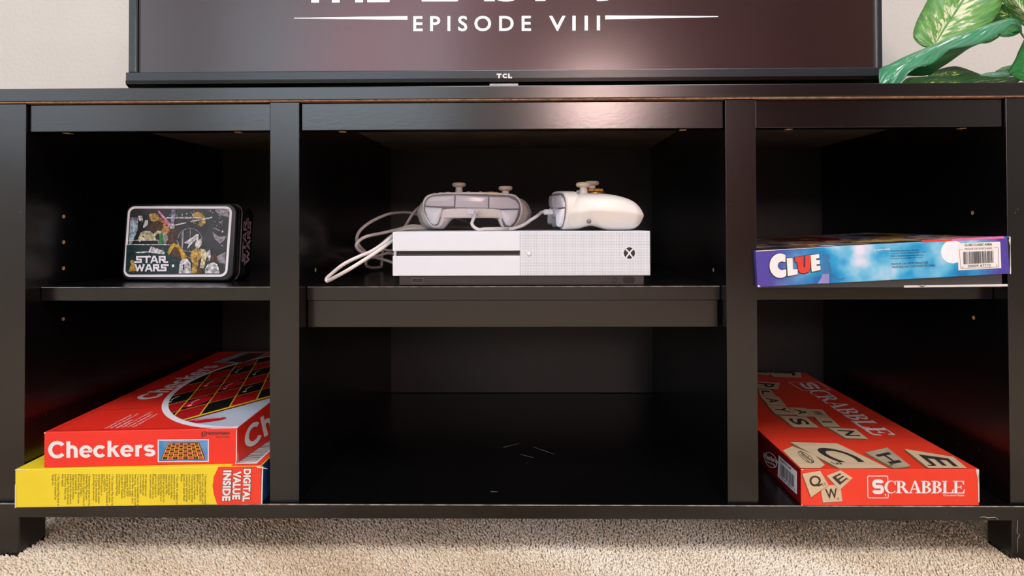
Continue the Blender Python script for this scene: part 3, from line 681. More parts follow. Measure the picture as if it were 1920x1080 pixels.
# --- yellow and red box at the bottom left
e, o, Fc = board_box(-.5685, -.0145, .037, .2654, .0420, .385, zft+.0002, 'board_game', 'worn yellow and red boxed word game lying under the red checkers box', [M['yellow'], M['blue']])
f = Fc['front']; z = zoomer(f, 0, 640, 3.177)
a = z((1290, 742))[0][0]; rb = z((1560, 742))[0][0]; tp = .0418
cv = [(a+.0008, .0003), (a-.003, .012), (a-.0042, .021), (a-.003, .031), (a+.0022, tp)]
decal('red_end_print', [cv+[(rb, tp), (rb, .0003)]], f, M['red2'], e, 0, label='red end of the front with white capitals')
decal('blue_end_print', [[(rb, .0003), (.2652, .0003), (.2652, tp), (rb, tp)]], f, M['blue'], e, 0)
t_ = Fc['right']; decal('blue_side_print', [rect(.0003, .0003, .384, .0417)], t_, M['blue'], e, 0)
t_ = Fc['left']; decal('blue_side_print', [rect(.0003, .0003, .384, .0417)], t_, M['blue'], e, 0)
z6 = zoomer(f, 300, 780, 6)
for body, x0, x1, y0, y1 in (('DIGITAL', 928, 1028, 592, 962), ('VALUE', 812, 918, 618, 938), ('INSIDE', 698, 808, 610, 955)):
    # read downwards: text start at the top, letter tops towards the right
    q0 = z6((x0+14, y0), (x0, y1), (x1-14, y1), (x1, y0))
    dk = [(q0[0][0]-.0005, q0[0][1]+.0005), (q0[1][0]-.0005, q0[1][1]-.0005), (q0[2][0]+.0007, q0[2][1]-.0005), (q0[3][0]+.0007, q0[3][1]+.0005)]
    text('lettering_shadow', body, dk, f, M['ink_b'], e, 1, .065, 1.05)
    text('lettering', body, q0, f, M['paper'], e, 2, .045, 1.05)
fine = [['Zynga Inc.', 'issued and accepted by', '\u2022 The Ultimate Play Pack is'],
 ['also apply.', 'and Privacy Policy may', 'Facebook, Terms of Service', 'rated herein by reference.', 'Zynga.com and incorpo-', 'tion available at', 'Privacy Policy, which are', 'Service and Zynga\'s', 'subject to Zynga\'s Terms of', 'Ultimate Play Pack are', '\u2022 Redemption and use of the'],
 ['providing the services.', 'or if Zynga discontinues', 'terminated for any reason', 'FRIENDS account is', 'your WORDS WITH', 'and it will be forfeited if', 'no actual monetary value', '\u2022 The Ultimate Play Pack has'],
 ['Ultimate Play Pack.', 'and redeeming the', 'Zynga.com or Facebook', 'WITH FRIENDS game on', 'accessing the WORDS', 'that you incur when', 'mobile, data usage, etc.)', 'fees (e.g., internet access,', '\u2022 You are responsible for any', 'non-transferable.', 'non-refundable and', 'All redemptions are'],
 ['one person\'s account.', 'Facebook, and only on', 'game on Zynga.com or', 'WORDS WITH FRIENDS', 'Ultimate Play Pack in a', 'ONLY per account for the', 'redeemed ONE TIME', '\u2022 Each code may be', 'without prior notice.', 'revocation at any time', '\u2022 This offer is subject to'],
 ['Player.', 'access and latest Flash', 'a computer with Internet', 'account, you must have', '\u2022 If accessing an online', 'Zynga.com or Facebook.', 'FRIENDS account on', 'have a valid WORDS WITH', 'be 13 years or older, and', '\u2022 To redeem code, you must']]
allv = []; allt = []; zz = zoomer(f, 0, 640, 3.177); lines_ = [l for g_ in fine for l in g_]; xx0, xx1 = 308, 1232
pos = 0; tot = len(lines_)+.7*(len(fine)-1)
for g_ in fine:
    for l in g_:
        xa = xx0+(xx1-xx0)*pos/tot; wl = (xx1-xx0)/tot
        ln_ = 6.9*len(l); q0 = zz((xa+wl*-.05, 792), (xa+wl*-.12, 792+ln_), (xa+wl*.98, 792+ln_-1), (xa+wl*1.05, 791))
        V, T = text_shape(l, .0, 1.0, metric=True); b0 = len(allv)
        allv += [Vector((*bilin(q0, v_[0], v_[1]), 0)) for v_ in V]; allt += [tuple(b0+i for i in t) for t in T]; pos += 1
    pos += .7
M['olive'] = mat('olive_ink', (96, 86, 34), .5, noise=.05)
decal('fine_print', (allv, allt), f, M['olive'], e, 1)
# worn white corners
def worn(face, pts, e, k=3): decal('worn_corner', [pts], face, M['paperworn'], e, k)
worn(f, [(.0002, tp-.0008), (.006, tp-.0012), (.0105, tp-.0004), (.0105, tp), (.0002, tp)], e)
worn(f, [(rb-.0007, .0004), (rb+.0007, .0004), (rb+.0016, tp), (rb+.0002, tp)], e)
worn(f, [(rb-.004, tp-.0018), (rb+.007, tp-.003), (.2650, tp-.0002), (rb-.006, tp)], e)
worn(f, [(.0003, .0002), (.0015, .0002), (.0011, tp*.6), (.0003, tp*.62)], e)
ft = Fc['top']
decal('red_top_print', [rect(.232, .001, .2645, .38)], ft, M['red2'], e, 0)
bars = []
y_ = .008
while y_ < .1:
    w_ = random.choice((.0008, .0013, .002)); bars.append([(.236, y_), (.256, y_+.003), (.256, y_+.003+w_), (.236, y_+w_)]); y_ += w_+random.choice((.0011, .0017))
decal('label_bars', [rect(.234, .006, .258, .106)], ft, M['paper'], e, 1); decal('label_bars', bars, ft, M['ink'], e, 2)
ce, co, cf = None, None, None
# --- checkers
e, o, Fc = board_box(-.5395, -.0112, .0606, .2071, .0389, .400, zft+.0424, 'board_game', 'red checkers box with big white lettering, stacked on the yellow box', [M['red']], flare=.013)
f = Fc['front']; z = zoomer(f, 80, 720, 4.5)
gsh, gwd = grotesk('Checkers'); decal('lettering', gsh, f, M['paper'], e, 1, z((50, 625), (944, 608), (944, 474), (50, 484)), (gwd, 1))
z = zoomer(f, 300, 780, 6); z3 = zoomer(f, 0, 640, 3.177)
decal('picture_border', [z3((940, 719), (1244, 717), (1244, 583), (940, 586))], f, M['paper'], e, 0)
decal('picture_sky', [z3((946, 714), (1239, 712), (1239, 588), (946, 591))], f, M['sky'], e, 1)
bq = z3((957, 708), (1226, 702), (1186, 600), (1002, 602))
decal('picture_board', [bq], f, M['dred2'], e, 2)
iq = [bilin(bq, .03, .04), bilin(bq, .97, .04), bilin(bq, .97, .96), bilin(bq, .03, .96)]
pp = lambda t: t**.82
decal('picture_board', [iq], f, M['redstrip'], e, 3)
blk = []; lines_y = []
for i in range(8):
    for j in range(8):
        if (i+j) % 2 == 0: blk.append([bilin(iq, (i+a_)/8, 1-(1-(j+b_)/8)**1.18 if False else pp((j+b_)/8)) for a_, b_ in ((.06, .06), (.94, .06), (.94, .94), (.06, .94))])
decal('picture_squares', blk, f, M['bblk'], e, 5)
gl = []
for i in range(9):
    s_ = i/8; gl += [[bilin(iq, s_-.008, 0), bilin(iq, s_+.008, 0), bilin(iq, s_+.008, 1), bilin(iq, s_-.008, 1)], [bilin(iq, 0, pp(s_)-.008 if s_ > 0 else 0), bilin(iq, 1, pp(s_)-.008 if s_ > 0 else 0), bilin(iq, 1, pp(s_)+.008), bilin(iq, 0, pp(s_)+.008)]]
decal('picture_lines', gl, f, M['gline'], e, 4)
pcs = []
for i in range(8):
    for j in (0, 1, 2):
        if (i+j) % 2 == 0: c_ = bilin(iq, (i+.5)/8, pp((j+.6)/8)); pcs.append(ell(c_[0], c_[1], .0009, .0005, 10))
decal('picture_pieces', pcs, f, M['p_grey'], e, 6)
text('maker_mark', 'pressman', z((468, 222), (782, 222), (782, 180), (468, 180)), f, M['ink_b'], e, 1, .02)
decal('maker_mark', [z((470, 190), (480, 190), (480, 242), (470, 246)), [tuple(p_) for p_ in z(*[(500+30*math.cos(t)*1.0, 200+28*math.sin(t)) for t in [k*math.pi/10 for k in range(20)]])]], f, M['ink_b'], e, 1)
decal('maker_mark', [z(*[(500+20*math.cos(t)*1.0, 200+19*math.sin(t)) for t in [k*math.pi/10 for k in range(20)]])], f, M['red'], e, 2)
decal('maker_mark', [z((496, 186), (504, 186), (504, 214), (496, 214)), z((488, 196), (512, 196), (512, 203), (488, 203))], f, M['ink_b'], e, 3)
text('maker_mark', 'SINCE 1922', z((632, 244), (780, 244), (780, 229), (632, 229)), f, M['ink_b'], e, 1, .01)
r = Fc['right']; z = zoomer(r, 300, 780, 6)
a, b_, c_, d_ = z((950, 375), (1225, 205), (1225, 30), (950, 120))
C0 = r.px(300+948/6, 780+376/6)
decal('lettering', gsh, r, M['paper'], e, 4, [(.016, .0078), (.262, .0078), (.262, .0315), (.016, .0315)], (gwd, 1))
worn(r, [(.0002, .0002), (.0014, .0002), (.0009, .010), (.0002, .012)], e); worn(f, [(.2058, .0006), (.2069, .0006), (.2069, .038), (.2062, .038)], e)
worn(f, [(.2045, .0003), (.2069, .0003), (.2069, .0042), (.206, .003)], e)
worn(f, [(.0002, .0375), (.002, .0378), (.0015, .0386), (.0002, .0388)], e)
t_ = Fc['top']
# round picture of a checkers board, in millimetres on the lid
EC = (.205, .205); big = ell(EC[0], EC[1], .156, .207, 72); sm = ell(EC[0], EC[1], .149, .199, 72); boxr = rect(.0005, .0005, .2066, .3995)
def cl(poly, c2_=None):
    p_ = clip_convex(poly, boxr)
    return clip_convex(p_, c2_) if c2_ and p_ else p_
decal('picture_border', [cl(big)], t_, M['tinwhite'], e, 0)
decal('picture_table', [cl(sm)], t_, M['tabl'], e, 1)
e1 = (.0213, .0290); e2 = (-.0120, .0450); O_ = (.1428, .0479)
L_ = lambda i, j: (O_[0]+e1[0]*i+e2[0]*j, O_[1]+e1[1]*i+e2[1]*j)
def put(nm, polys, m_, k):
    q_ = [cl(p_, sm) for p_ in polys]; q_ = [p_ for p_ in q_ if len(p_) > 2]
    if q_: decal(nm, q_, t_, m_, e, k)
put('picture_board', [[L_(-5, -.22), L_(7, -.22), L_(7, 10), L_(-5, 10)]], M['dred2'], 2)
put('picture_board', [[L_(-5, -.1), L_(7, -.1), L_(7, 10), L_(-5, 10)]], M['gline'], 3)
cr_, cb_ = [], []
for i in range(-6, 8):
    for j in range(0, 9):
        g_ = .03; q_ = [L_(i+g_, j+g_*.6), L_(i+1-g_, j+g_*.6), L_(i+1-g_, j+1-g_*.6), L_(i+g_, j+1-g_*.6)]
        (cb_ if (i+j) % 2 == 0 else cr_).append(q_)
put('picture_squares', cr_, M['dred'], 4); put('picture_squares', cb_, M['bblk'], 4)
def piece(i, j, m_, s_=1.0):
    c_ = L_(i+.5, j+.5); ang = math.atan2(e2[1]*.6+e1[1], e2[0]+e1[0])
    pts = []
    for a_ in range(24):
        t = a_*math.pi/12; x_, y_ = math.cos(t)*.024*s_, math.sin(t)*.0105*s_
        pts.append((c_[0]+x_*math.cos(ang)-y_*math.sin(ang), c_[1]+x_*math.sin(ang)+y_*math.cos(ang)))
    put('picture_piece', [pts], m_, 5)
    hl = [(c_[0]+(p_[0]-c_[0])*.55+.001, c_[1]+(p_[1]-c_[1])*.55+.003) for p_ in pts[4:12]]
    put('picture_glint', [ribbon(hl, .0012)], M['glint'], 6)
    put('picture_glint', [ell(c_[0]-.0125*s_*math.cos(ang), c_[1]-.0125*s_*math.sin(ang)-.004, .0022, .0034, 10)], M['glint'], 6)
for i, j, m_ in ((-1, 1, 'pred'), (0, 2, 'pred'), (-1, 3, 'pred'), (2, 2, 'pred'), (3, 3, 'pred'), (1, 1, 'p_black'), (-2, 2, 'p_black'), (1, 3, 'p_black'), (0, 4, 'p_black'), (2, 4, 'p_black')): piece(i, j, M[m_])
pts = ell(.165, .030, .018, .010, 24); put('picture_piece', [[(.158+math.cos(a_)*.022+math.sin(a_)*.001, .027+math.sin(a_)*.008+math.cos(a_)*.006) for a_ in [k*math.pi/12 for k in range(24)]]], M['pred'], 5)
put('picture_glint', [ribbon([(.148, .026), (.156, .031), (.166, .034), (.174, .035)], .0012)], M['glint'], 6)
zz = zoomer(t_, 0, 640, 3.177); g0 = zz((820, 335), (1310, 165), (1240, 135))
zt5 = zoomer(t_, 250, 640, 5.685); decal('lettering', gsh, t_, M['paper'], e, 1, zt5((222, 617), (915, 264), (735, 260), (-5, 620)), (gwd, 1))
def topline(body, u0, v0, ln_, hgt=.0055): text('small_print', body, [(u0, v0), (u0, v0+ln_), (u0-hgt, v0+ln_), (u0-hgt, v0)], t_, M['paper'], e, 1)
for k, (body, v0, l_) in enumerate((('Contents: Checkerboard,', .008, .058), ('24 plastic checkers, and', .008, .060), ('instructions.', .008, .034), ('Ages 6 & up. For 2 players,', .010, .066), ('a classic strategy game.', .010, .056), ('The object is to capture', .010, .056))): topline(body, .062+k*.0058, v0, l_*.82, .0040)
decal('picture_border', [[(.030, .318), (.082, .306), (.0985, .385), (.0460, .393)]], t_, M['p_lblue'], e, 1)
decal('picture_board', [[(.048, .322), (.080, .315), (.092, .380), (.060, .386)]], t_, M['p_brown'], e, 2)
decal('fold_line', [ribbon([(.007, .003), (.0075, .398)], .0006), ribbon([(.007, .004), (.2, .0045)], .0006)], t_, M['crimson'], e, 0)
decal('fold_line', [ribbon([(.0005, .079), (.02, .076), (.045, .079), (.07, .082)], .0007)], t_, M['crimson'], e, 0)

# --- crossword tile game (right lower bay)
e, o, Fc = board_box(.2877, -.0046, .007, .1928, .0397, .408, zft+.0002, 'board_game', 'long red crossword tile game box with printed wooden letter tiles in the lower right bay', [M['red2']])
f = Fc['front']; z = zoomer(f, 1600, 860, 7.68); z3 = zoomer(f, 1400, 660, 3.375)
q0 = z((445, 494), (1606, 498), (1606, 318), (445, 316)); sh, wd_ = serif_word('CRABBLE')
decal('lettering', sh, f, M['paper'], e, 2, q0, (wd_, 1))
decal('lettering', S_block(.9, .25), f, M['paper'], e, 2, z((268, 508), (438, 508), (438, 296), (268, 296)), (.9, 1))
fr = [rrect(0, 0, 1, 1, .07, .07), rrect(.035, .035, .965, .965, .05, .05)[::-1]]
decal('logo_frame', [fr], f, M['paper'], e, 1, z((203, 568), (507, 570), (498, 243), (197, 243)), (1, 1))
decal('logo_frame', [z((452, 560), (520, 560), (520, 505), (470, 505))[:0] or z((470, 505), (520, 505), (520, 318), (470, 318))], f, M['red2'], e, 1)
decal('lettering', [z((456, 544), (467, 544), (467, 505), (456, 505)), z((447, 520), (458, 512), (458, 505), (447, 512))], f, M['paper'], e, 2)
text('small_print', 'Crossword Game', z((1292, 538), (1594, 538), (1594, 511), (1292, 511)), f, M['paper'], e, 2, .03, 1.2)
def tilep(face, e_, quad, ch, num=None, m_='tile', k=2, ins=.2, side=None, tm='ink_b', bold=.02, w3=None):
    if side is not None: decal('printed_tile', [side], face, M['tile_e'], e_, k-1)
    decal('printed_tile', [quad], face, M[m_], e_, k)
    q_ = [bilin(quad, *p_) for p_ in ((ins, ins), (1-ins, ins), (1-ins, 1-ins), (ins, 1-ins))]
    if ch == 'I': q_ = [bilin(quad, *p_) for p_ in ((.43, ins), (.57, ins), (.57, 1-ins), (.43, 1-ins))]
    text('tile_letter', ch, q_, face, M[tm], e_, k+1, bold)
    if num: wn = .035 if num == '1' else .09*len(num); q_ = [bilin(quad, *p_) for p_ in ((.74, .08), (.74+wn, .08), (.74+wn, .25), (.74, .25))]; text('tile_number', num, q_, face, M[tm], e_, k+1)
def shiftq(q_, du, dv): return [(a_+du, b_+dv) for a_, b_ in q_]
q0 = z3((482, 952), (604, 944), (592, 838), (464, 846)); tilep(f, e, q0, 'W', '4', side=shiftq(q0, -.0003, -.0006), k=2)
q0 = z3((590, 872), (670, 795), (612, 748), (503, 780)); q0 = z3((503, 780), (592, 868), (668, 794), (582, 745))
q0 = [q0[3], q0[0], q0[1], q0[2]]; tilep(f, e, [q0[0], q0[1], q0[2], q0[3]][0:0] or z3((588, 871), (669, 795), (592, 746), (503, 781)), 'E', '1', side=shiftq(q0, -.0006, -.0009), k=4)
q0 = z3((405, 917), (515, 839), (462, 748), (350, 768)); tilep(f, e, q0, 'Q', '10', side=shiftq(q0, -.0003, -.0008), k=6)
for pts in ([(.0002, .0388), (.003, .0391), (.003, .0396), (.0002, .0396)], [(.1915, .004), (.1926, .004), (.1926, .037), (.1912, .036)], [(.1908, .030), (.1926, .025), (.1926, .0395), (.189, .0396)], [(.0002, .0002), (.0016, .0002), (.0002, .002)]): worn(f, pts, e)
lf = Fc['left']; decal('crimson_side_print', [rect(.0006, .0006, .4074, .039)], lf, M['crimson'], e, 0); zl_ = zoomer(lf, 1400, 660, 3.6)
# left side: label with bars and round maker's mark
zl_ = zoomer(lf, 1400, 660, 3.6)
q0 = zl_((210, 840), (341, 962), (341, 808), (217, 697)); decal('barcode_label', [q0], lf, M['tinwhite'], e, 1)
bars = []; s_ = .12
while s_ < .86:
    w_ = random.choice((.008, .014, .024)); bars.append([bilin(q0, s_, .18), bilin(q0, s_+w_, .18), bilin(q0, s_+w_, .72), bilin(q0, s_, .72)]); s_ += w_+random.choice((.010, .016))
decal('barcode', bars, lf, M['ink'], e, 2)
text('small_print', '6 30509 88041 0', [bilin(q0, .1, .05), bilin(q0, .9, .05), bilin(q0, .9, .15), bilin(q0, .1, .15)], lf, M['ink'], e, 2)
text('small_print', 'CROSSWORD GAME', [bilin(q0, .08, .84), bilin(q0, .7, .84), bilin(q0, .7, .94), bilin(q0, .08, .94)], lf, M['ink'], e, 2, .02)
q0 = zl_((120, 760), (208, 800), (208, 700), (120, 660))
decal('maker_mark', [[ell(.5, .5, .5, .5, 30), ell(.5, .5, .45, .45, 30)[::-1]]], lf, M['paper'], e, 1, q0, (1, 1))
text('maker_mark', 'Hasbro', [bilin(q0, -.05, .45), bilin(q0, 1.05, .45), bilin(q0, 1.05, .8), bilin(q0, -.05, .8)], lf, M['paper'], e, 2, .03)
text('maker_mark', 'Gaming', [bilin(q0, .15, .18), bilin(q0, .85, .18), bilin(q0, .85, .4), bilin(q0, .15, .4)], lf, M['paper'], e, 2, .02)
# top
t_ = Fc['top']; z = zoomer(t_, 1400, 660, 3.375)
def clipbox(poly, wd=.1924, ln=.4075):
    return clip_convex(poly, rect(.0004, .0004, wd, ln)) or []
def tq(*p_): return z(*p_)
# reading direction: towards the viewer; BL = far/near per reading: start far, letter tops to the right
def toptile(quadpx, ch, num=None, k=3, m_='tile', rot=0, side=True):
    q_ = tq(*quadpx); q_ = q_[rot:]+q_[:rot]
    cs = sum(p_[0] for p_ in q_)/4
    if side:
        sd = clipbox(ccw(shiftq(q_, -.0028, -.0028)))
        if sd: decal('printed_tile', [sd], t_, M['tile_e'], e, k-1)
    pc = clipbox(ccw(q_))
    if pc: decal('printed_tile', [pc], t_, M[m_], e, k)
    g_ = [bilin(q_, *p_) for p_ in ((.22, .18), (.78, .18), (.78, .82), (.22, .82))]
    if ch == 'I': g_ = [bilin(q_, *p_) for p_ in ((.44, .18), (.56, .18), (.56, .82), (.44, .82))]
    text('tile_letter', ch, g_, t_, M['ink_b'], e, k+1, .02)
    if num: wn = .04 if num == '1' else .1*len(num); g_ = [bilin(q_, *p_) for p_ in ((.76, .06), (.76+wn, .06), (.76+wn, .24), (.76, .24))]; text('tile_number', num, g_, t_, M['ink_b'], e, k+1)
def ccw(p_):
    a_ = sum(p_[i][0]*p_[(i+1) % len(p_)][1]-p_[(i+1) % len(p_)][0]*p_[i][1] for i in range(len(p_)))
    return p_ if a_ > 0 else p_[::-1]
# regular grid of small tiles: pitch from the print
g_ = []
for k in range(9): g_.append(ribbon([(.002, .05+.04*k), (.19, .045+.04*k)], .0006)); 
for k in range(4): g_.append(ribbon([(.012+.027*k, .09), (.016+.027*k, .30)], .0006))
decal('printed_grid', g_, t_, M['redline'], e, 0)
for ch, qd in (('L', ((75, 237), (85, 277), (190, 285), (150, 240))), ('P', ((30, 184), (40, 228), (200, 240), (210, 197))), ('A', ((85, 280), (135, 335), (250, 342), (200, 283))), ('Y', ((128, 335), (185, 398), (320, 400), (250, 345))), ('A', ((265, 350), (325, 408), (432, 412), (372, 358))), ('W', ((372, 362), (432, 415), (525, 416), (478, 366))), ('S', ((205, 405), (298, 478), (458, 480), (375, 412))), ('I', ((432, 415), (490, 474), (595, 477), (530, 418))), ('N', ((515, 480), (630, 548), (768, 552), (690, 490)))):
    toptile(qd, ch)
toptile(((110, 104), (170, 160), (347, 165), (338, 110)), 'T'); toptile(((40, 104), (60, 140), (140, 150), (150, 104)), 'T')
toptile(((275, 573), (590, 741), (898, 738), (572, 580)), 'C', '3', 3)
toptile(((750, 638), (935, 740), (1040, 725), (890, 607)), 'H', '4', 3, 'tile_g')
toptile(((997, 617), (1170, 753), (1410, 752), (1310, 668)), 'E', '1', 5)
hx = ccw(tq((228, 627), (290, 600), (430, 655), (495, 718), (455, 747), (348, 746))); decal('printed_tile', [clipbox(hx)], t_, M['tile'], e, 5)
q0 = tq((310, 640), (400, 722), (440, 690), (350, 628))
decal('maker_mark', [[ell(.5, .5, .5, .5, 30), ell(.5, .5, .46, .44, 30)[::-1]]], t_, M['ink_b'], e, 6, q0, (1, 1))
text('maker_mark', 'Hasbro', [bilin(q0, *p_) for p_ in ((.02, .45), (1.02, .45), (1.02, .85), (.02, .85))], t_, M['ink_b'], e, 6, .02)
text('maker_mark', 'Gaming', [bilin(q0, *p_) for p_ in ((.2, .15), (.85, .15), (.85, .42), (.2, .42))], t_, M['ink_b'], e, 6, .02)
# title on the lid: starts far, runs towards the viewer, tops to the right
q0 = tq((380, 245), (808, 531), (950, 531), (490, 240))
sh, wd_ = serif_word('CRABBLE')
decal('lettering', sh, t_, M['paper'], e, 2, q0, (wd_, 1))
decal('lettering', S_block(.9, .22), t_, M['paper'], e, 2, tq((318, 196), (375, 238), (478, 238), (428, 193)), (.9, 1))
decal('logo_frame', [fr], t_, M['paper'], e, 1, tq((258, 190), (355, 247), (535, 240), (455, 190)), (1, 1))
text('small_print', 'Crossword Game', tq((655, 438), (785, 522), (797, 520), (668, 434)), t_, M['paper'], e, 2, .02)

# --- blue mystery game (lid tilted on its grey tray)
def cloudmat():
    m_ = bpy.data.materials.new('blue_cloud_print'); m_.use_nodes = True; nt = m_.node_tree; N = nt.nodes; L = nt.links; b = N['Principled BSDF']; b.inputs['Roughness'].default_value = .4
    tc = N.new('ShaderNodeTexCoord'); n = N.new('ShaderNodeTexNoise'); n.inputs['Scale'].default_value = 21; n.inputs['Detail'].default_value = 3; n.inputs['Roughness'].default_value = .45; L.new(tc.outputs['Object'], n.inputs[0])
    r1 = N.new('ShaderNodeValToRGB'); L.new(n.outputs[0], r1.inputs[0]); e_ = r1.color_ramp.elements
    e_[0].position = .34; e_[0].color = lin((12, 110, 178)); e_[1].position = .66; e_[1].color = lin((226, 226, 244))
    q_ = e_.new(.45); q_.color = lin((34, 156, 212)); q_ = e_.new(.55); q_.color = lin((120, 196, 230))
    sp = N.new('ShaderNodeSeparateXYZ'); L.new(tc.outputs['Generated'], sp.inputs[0])
    r2 = N.new('ShaderNodeValToRGB'); L.new(sp.outputs[0], r2.inputs[0]); f_ = r2.color_ramp.elements
    f_[0].position = .06; f_[0].color = (1, 1, 1, 1); f_[1].position = .96; f_[1].color = (1, 1, 1, 1)
    q_ = f_.new(.25); q_.color = (0, 0, 0, 1); q_ = f_.new(.85); q_.color = (0, 0, 0, 1)
    mx = N.new('ShaderNodeMix'); mx.data_type = 'RGBA'; L.new(r2.outputs[0], mx.inputs[0]); L.new(r1.outputs[0], mx.inputs[6]); mx.inputs[7].default_value = lin((78, 66, 162)); L.new(mx.outputs[2], b.inputs['Base Color'])
    return m_
def portraitmat():
    m_ = bpy.data.materials.new('painted_scene_print'); m_.use_nodes = True; nt = m_.node_tree; N = nt.nodes; L = nt.links; b = N['Principled BSDF']; b.inputs['Roughness'].default_value = .3
    tc = N.new('ShaderNodeTexCoord'); mp = N.new('ShaderNodeMapping'); mp.inputs['Scale'].default_value = (26, 13, 1); L.new(tc.outputs['Object'], mp.inputs[0])
    n = N.new('ShaderNodeTexNoise'); n.inputs['Scale'].default_value = 1; n.inputs['Detail'].default_value = 4; L.new(mp.outputs[0], n.inputs[0])
    r1 = N.new('ShaderNodeValToRGB'); L.new(n.outputs[0], r1.inputs[0]); e_ = r1.color_ramp.elements
    e_[0].position = .36; e_[0].color = lin((40, 38, 50)); e_[1].position = .68; e_[1].color = lin((210, 200, 216))
    for p_, c_ in ((.43, (70, 62, 74)), (.48, (140, 92, 70)), (.53, (200, 160, 100)), (.57, (96, 66, 64)), (.62, (80, 110, 150))): q_ = e_.new(p_); q_.color = lin(c_)
    L.new(r1.outputs[0], b.inputs['Base Color']); return m_
M['cloud'] = cloudmat(); M['scene_print'] = portraitmat()
e = empty('board_game', (.375, .13, zst)); tag(e, 'blue mystery board game, lid tilted over a grey tray, right shelf', 'board game')
TLc, TRc, BRc, BLc = (at(1419.5, 470, -.006), at(1893, 443, -.006), at(1893.6, 513.4, -.006), at(1420.6, 539, -.006))
BLc.z = max(BLc.z, zst+.0016)
u = (BRc-BLc).normalized(); V3 = Vector((0, 1, 0)); n3 = u.cross(V3).normalized()
wd = (BRc-BLc).length; hh = (TLc-BLc).length; ln = .268
bm = bmesh.new(); add_box(bm, 0, wd, 0, ln, 0, hh, .0007)
bm.transform(Matrix(((u.x, 0, n3.x, BLc.x), (u.y, 1, n3.y, BLc.y), (u.z, 0, n3.z, BLc.z), (0, 0, 0, 1)))); bmo('lid', bm, M['cloud'], e)
f = Face(BLc, u, n3); t_ = Face(BLc+n3*hh, u, V3)
box('tray', X5+.0015, .5105, .0000, .262, zst+.0004, zst+.0185, M['grey'], e, .0008)
decal('tray_white_band', [z_ for z_ in [zoomer(Face((X5+.0015, 0, zst), (1, 0, 0), (0, 0, 1)), 1650, 420, 7.385)((330, 850), (1765, 832), (1765, 862), (1200, 868), (960, 872), (330, 880))]], Face((X5+.0015, 0, zst), (1, 0, 0), (0, 0, 1)), M['paper'], e, 1)
decal('tray_mark', [zoomer(Face((X5+.0015, 0, zst), (1, 0, 0), (0, 0, 1)), 1650, 420, 7.385)((520, 850), (570, 870), (600, 870), (640, 846), (600, 860))], Face((X5+.0015, 0, zst), (1, 0, 0), (0, 0, 1)), M['ink'], e, 2)
decal('printed_top', [rect(.0006, .0006, wd-.0006, ln-.001)], t_, M['scene_print'], e, 0, label='dark painted scene on top of the lid')
def clue(face, z, e_, k=2):
    Cc = lambda g_: [arc(370, -600, 125+g_, 178+g_, 62, 300, 24)]
    white = [[(478, -440), (478, -545)]+[(x_, y_) for x_, y_ in arc(430, -600, 62, 62, 60, 300, 14)]+[(490, -655), (490, -745)]+arc(402, -600, 152, 176, -58, -300, 26)]
    Ls = [[(495, -493), (580, -488), (590, -650), (655, -652), (655, -725), (512, -752)]]
    U_ = [[(612, -480), (735, -462), (738, -610)]+[(745, -628), (760, -622)]+[(762, -455), (838, -445), (836, -640), (810, -690), (745, -712), (690, -700), (662, -655), (650, -545), (625, -550)]]
    E_ = [[(840, -448), (962, -430), (966, -490), (920, -495), (920, -518), (972, -515), (975, -575), (925, -580), (925, -600), (980, -598), (984, -662), (855, -688)]]
    def big(shape, g_=9):
        cx = sum(p_[0] for p_ in shape)/len(shape); cy = sum(p_[1] for p_ in shape)/len(shape)
        out = []
        n_ = len(shape); ar = sum(shape[i][0]*shape[(i+1) % n_][1]-shape[(i+1) % n_][0]*shape[i][1] for i in range(n_)); sg = 1 if ar > 0 else -1
        for i in range(n_):
            a_ = Vector(shape[i-1]); b_ = Vector(shape[i]); c_ = Vector(shape[(i+1) % n_]); d1 = (b_-a_); d2 = (c_-b_)
            if d1.length < 1e-6 or d2.length < 1e-6: out.append(tuple(b_)); continue
            n1 = Vector((d1.y, -d1.x)).normalized()*sg; n2 = Vector((d2.y, -d2.x)).normalized()*sg; nn = n1+n2
            nn = n1 if nn.length < .3 else nn.normalized()*min(1.6, 1/max(.4, nn.normalized().dot(n1)))
            out.append((b_.x+nn.x*g_-3, b_.y+nn.y*g_-3))
        return out
    cv = lambda S_: [z(*[(x_, -y_) for x_, y_ in s_]) for s_ in S_]
    decal('lettering_outline', cv([big(s_) for s_ in white+Ls+U_+E_]), face, M['ink'], e_, k)
    decal('lettering', cv(white+Ls), face, M['paper'], e_, k+1); decal('lettering', cv(U_), face, M['redstrip'], e_, k+1, label='red letter U'); decal('lettering', cv(E_), face, M['paper'], e_, k+2)
clue(f, zoomer(f, 1410, 420, 7.68), e)
z = zoomer(f, 1650, 420, 7.385)
M['sil'] = mat('printed_shadow_figure', (52, 120, 176), .4, noise=.15, scale=60); M['sil2'] = mat('printed_shadow_skirt', (150, 142, 200), .4, noise=.1)
z7 = zoomer(f, 1410, 420, 7.68)
decal('printed_figure', [z7(*[(1060+58*math.cos(a_), 485+58*math.sin(a_)) for a_ in [k*math.pi/12 for k in range(24)]]), z7((1005, 560), (1040, 530), (1090, 530), (1125, 560), (1145, 700), (1250, 790), (1330, 772), (1330, 790), (1260, 815), (1130, 730), (1110, 712), (1010, 720), (1000, 640))], f, M['sil'], e, 0)
decal('printed_figure', [z7((1010, 722), (1110, 716), (1112, 852), (945, 858), (1000, 770))], f, M['sil2'], e, 0)
c_ = z((1005, 385))[0]
decal('printed_moon', [clip_convex(ell(c_[0], c_[1], .0125, .0125, 36), rect(0, 0, wd, hh-.0002))], f, M['tinwhite'], e, 0)
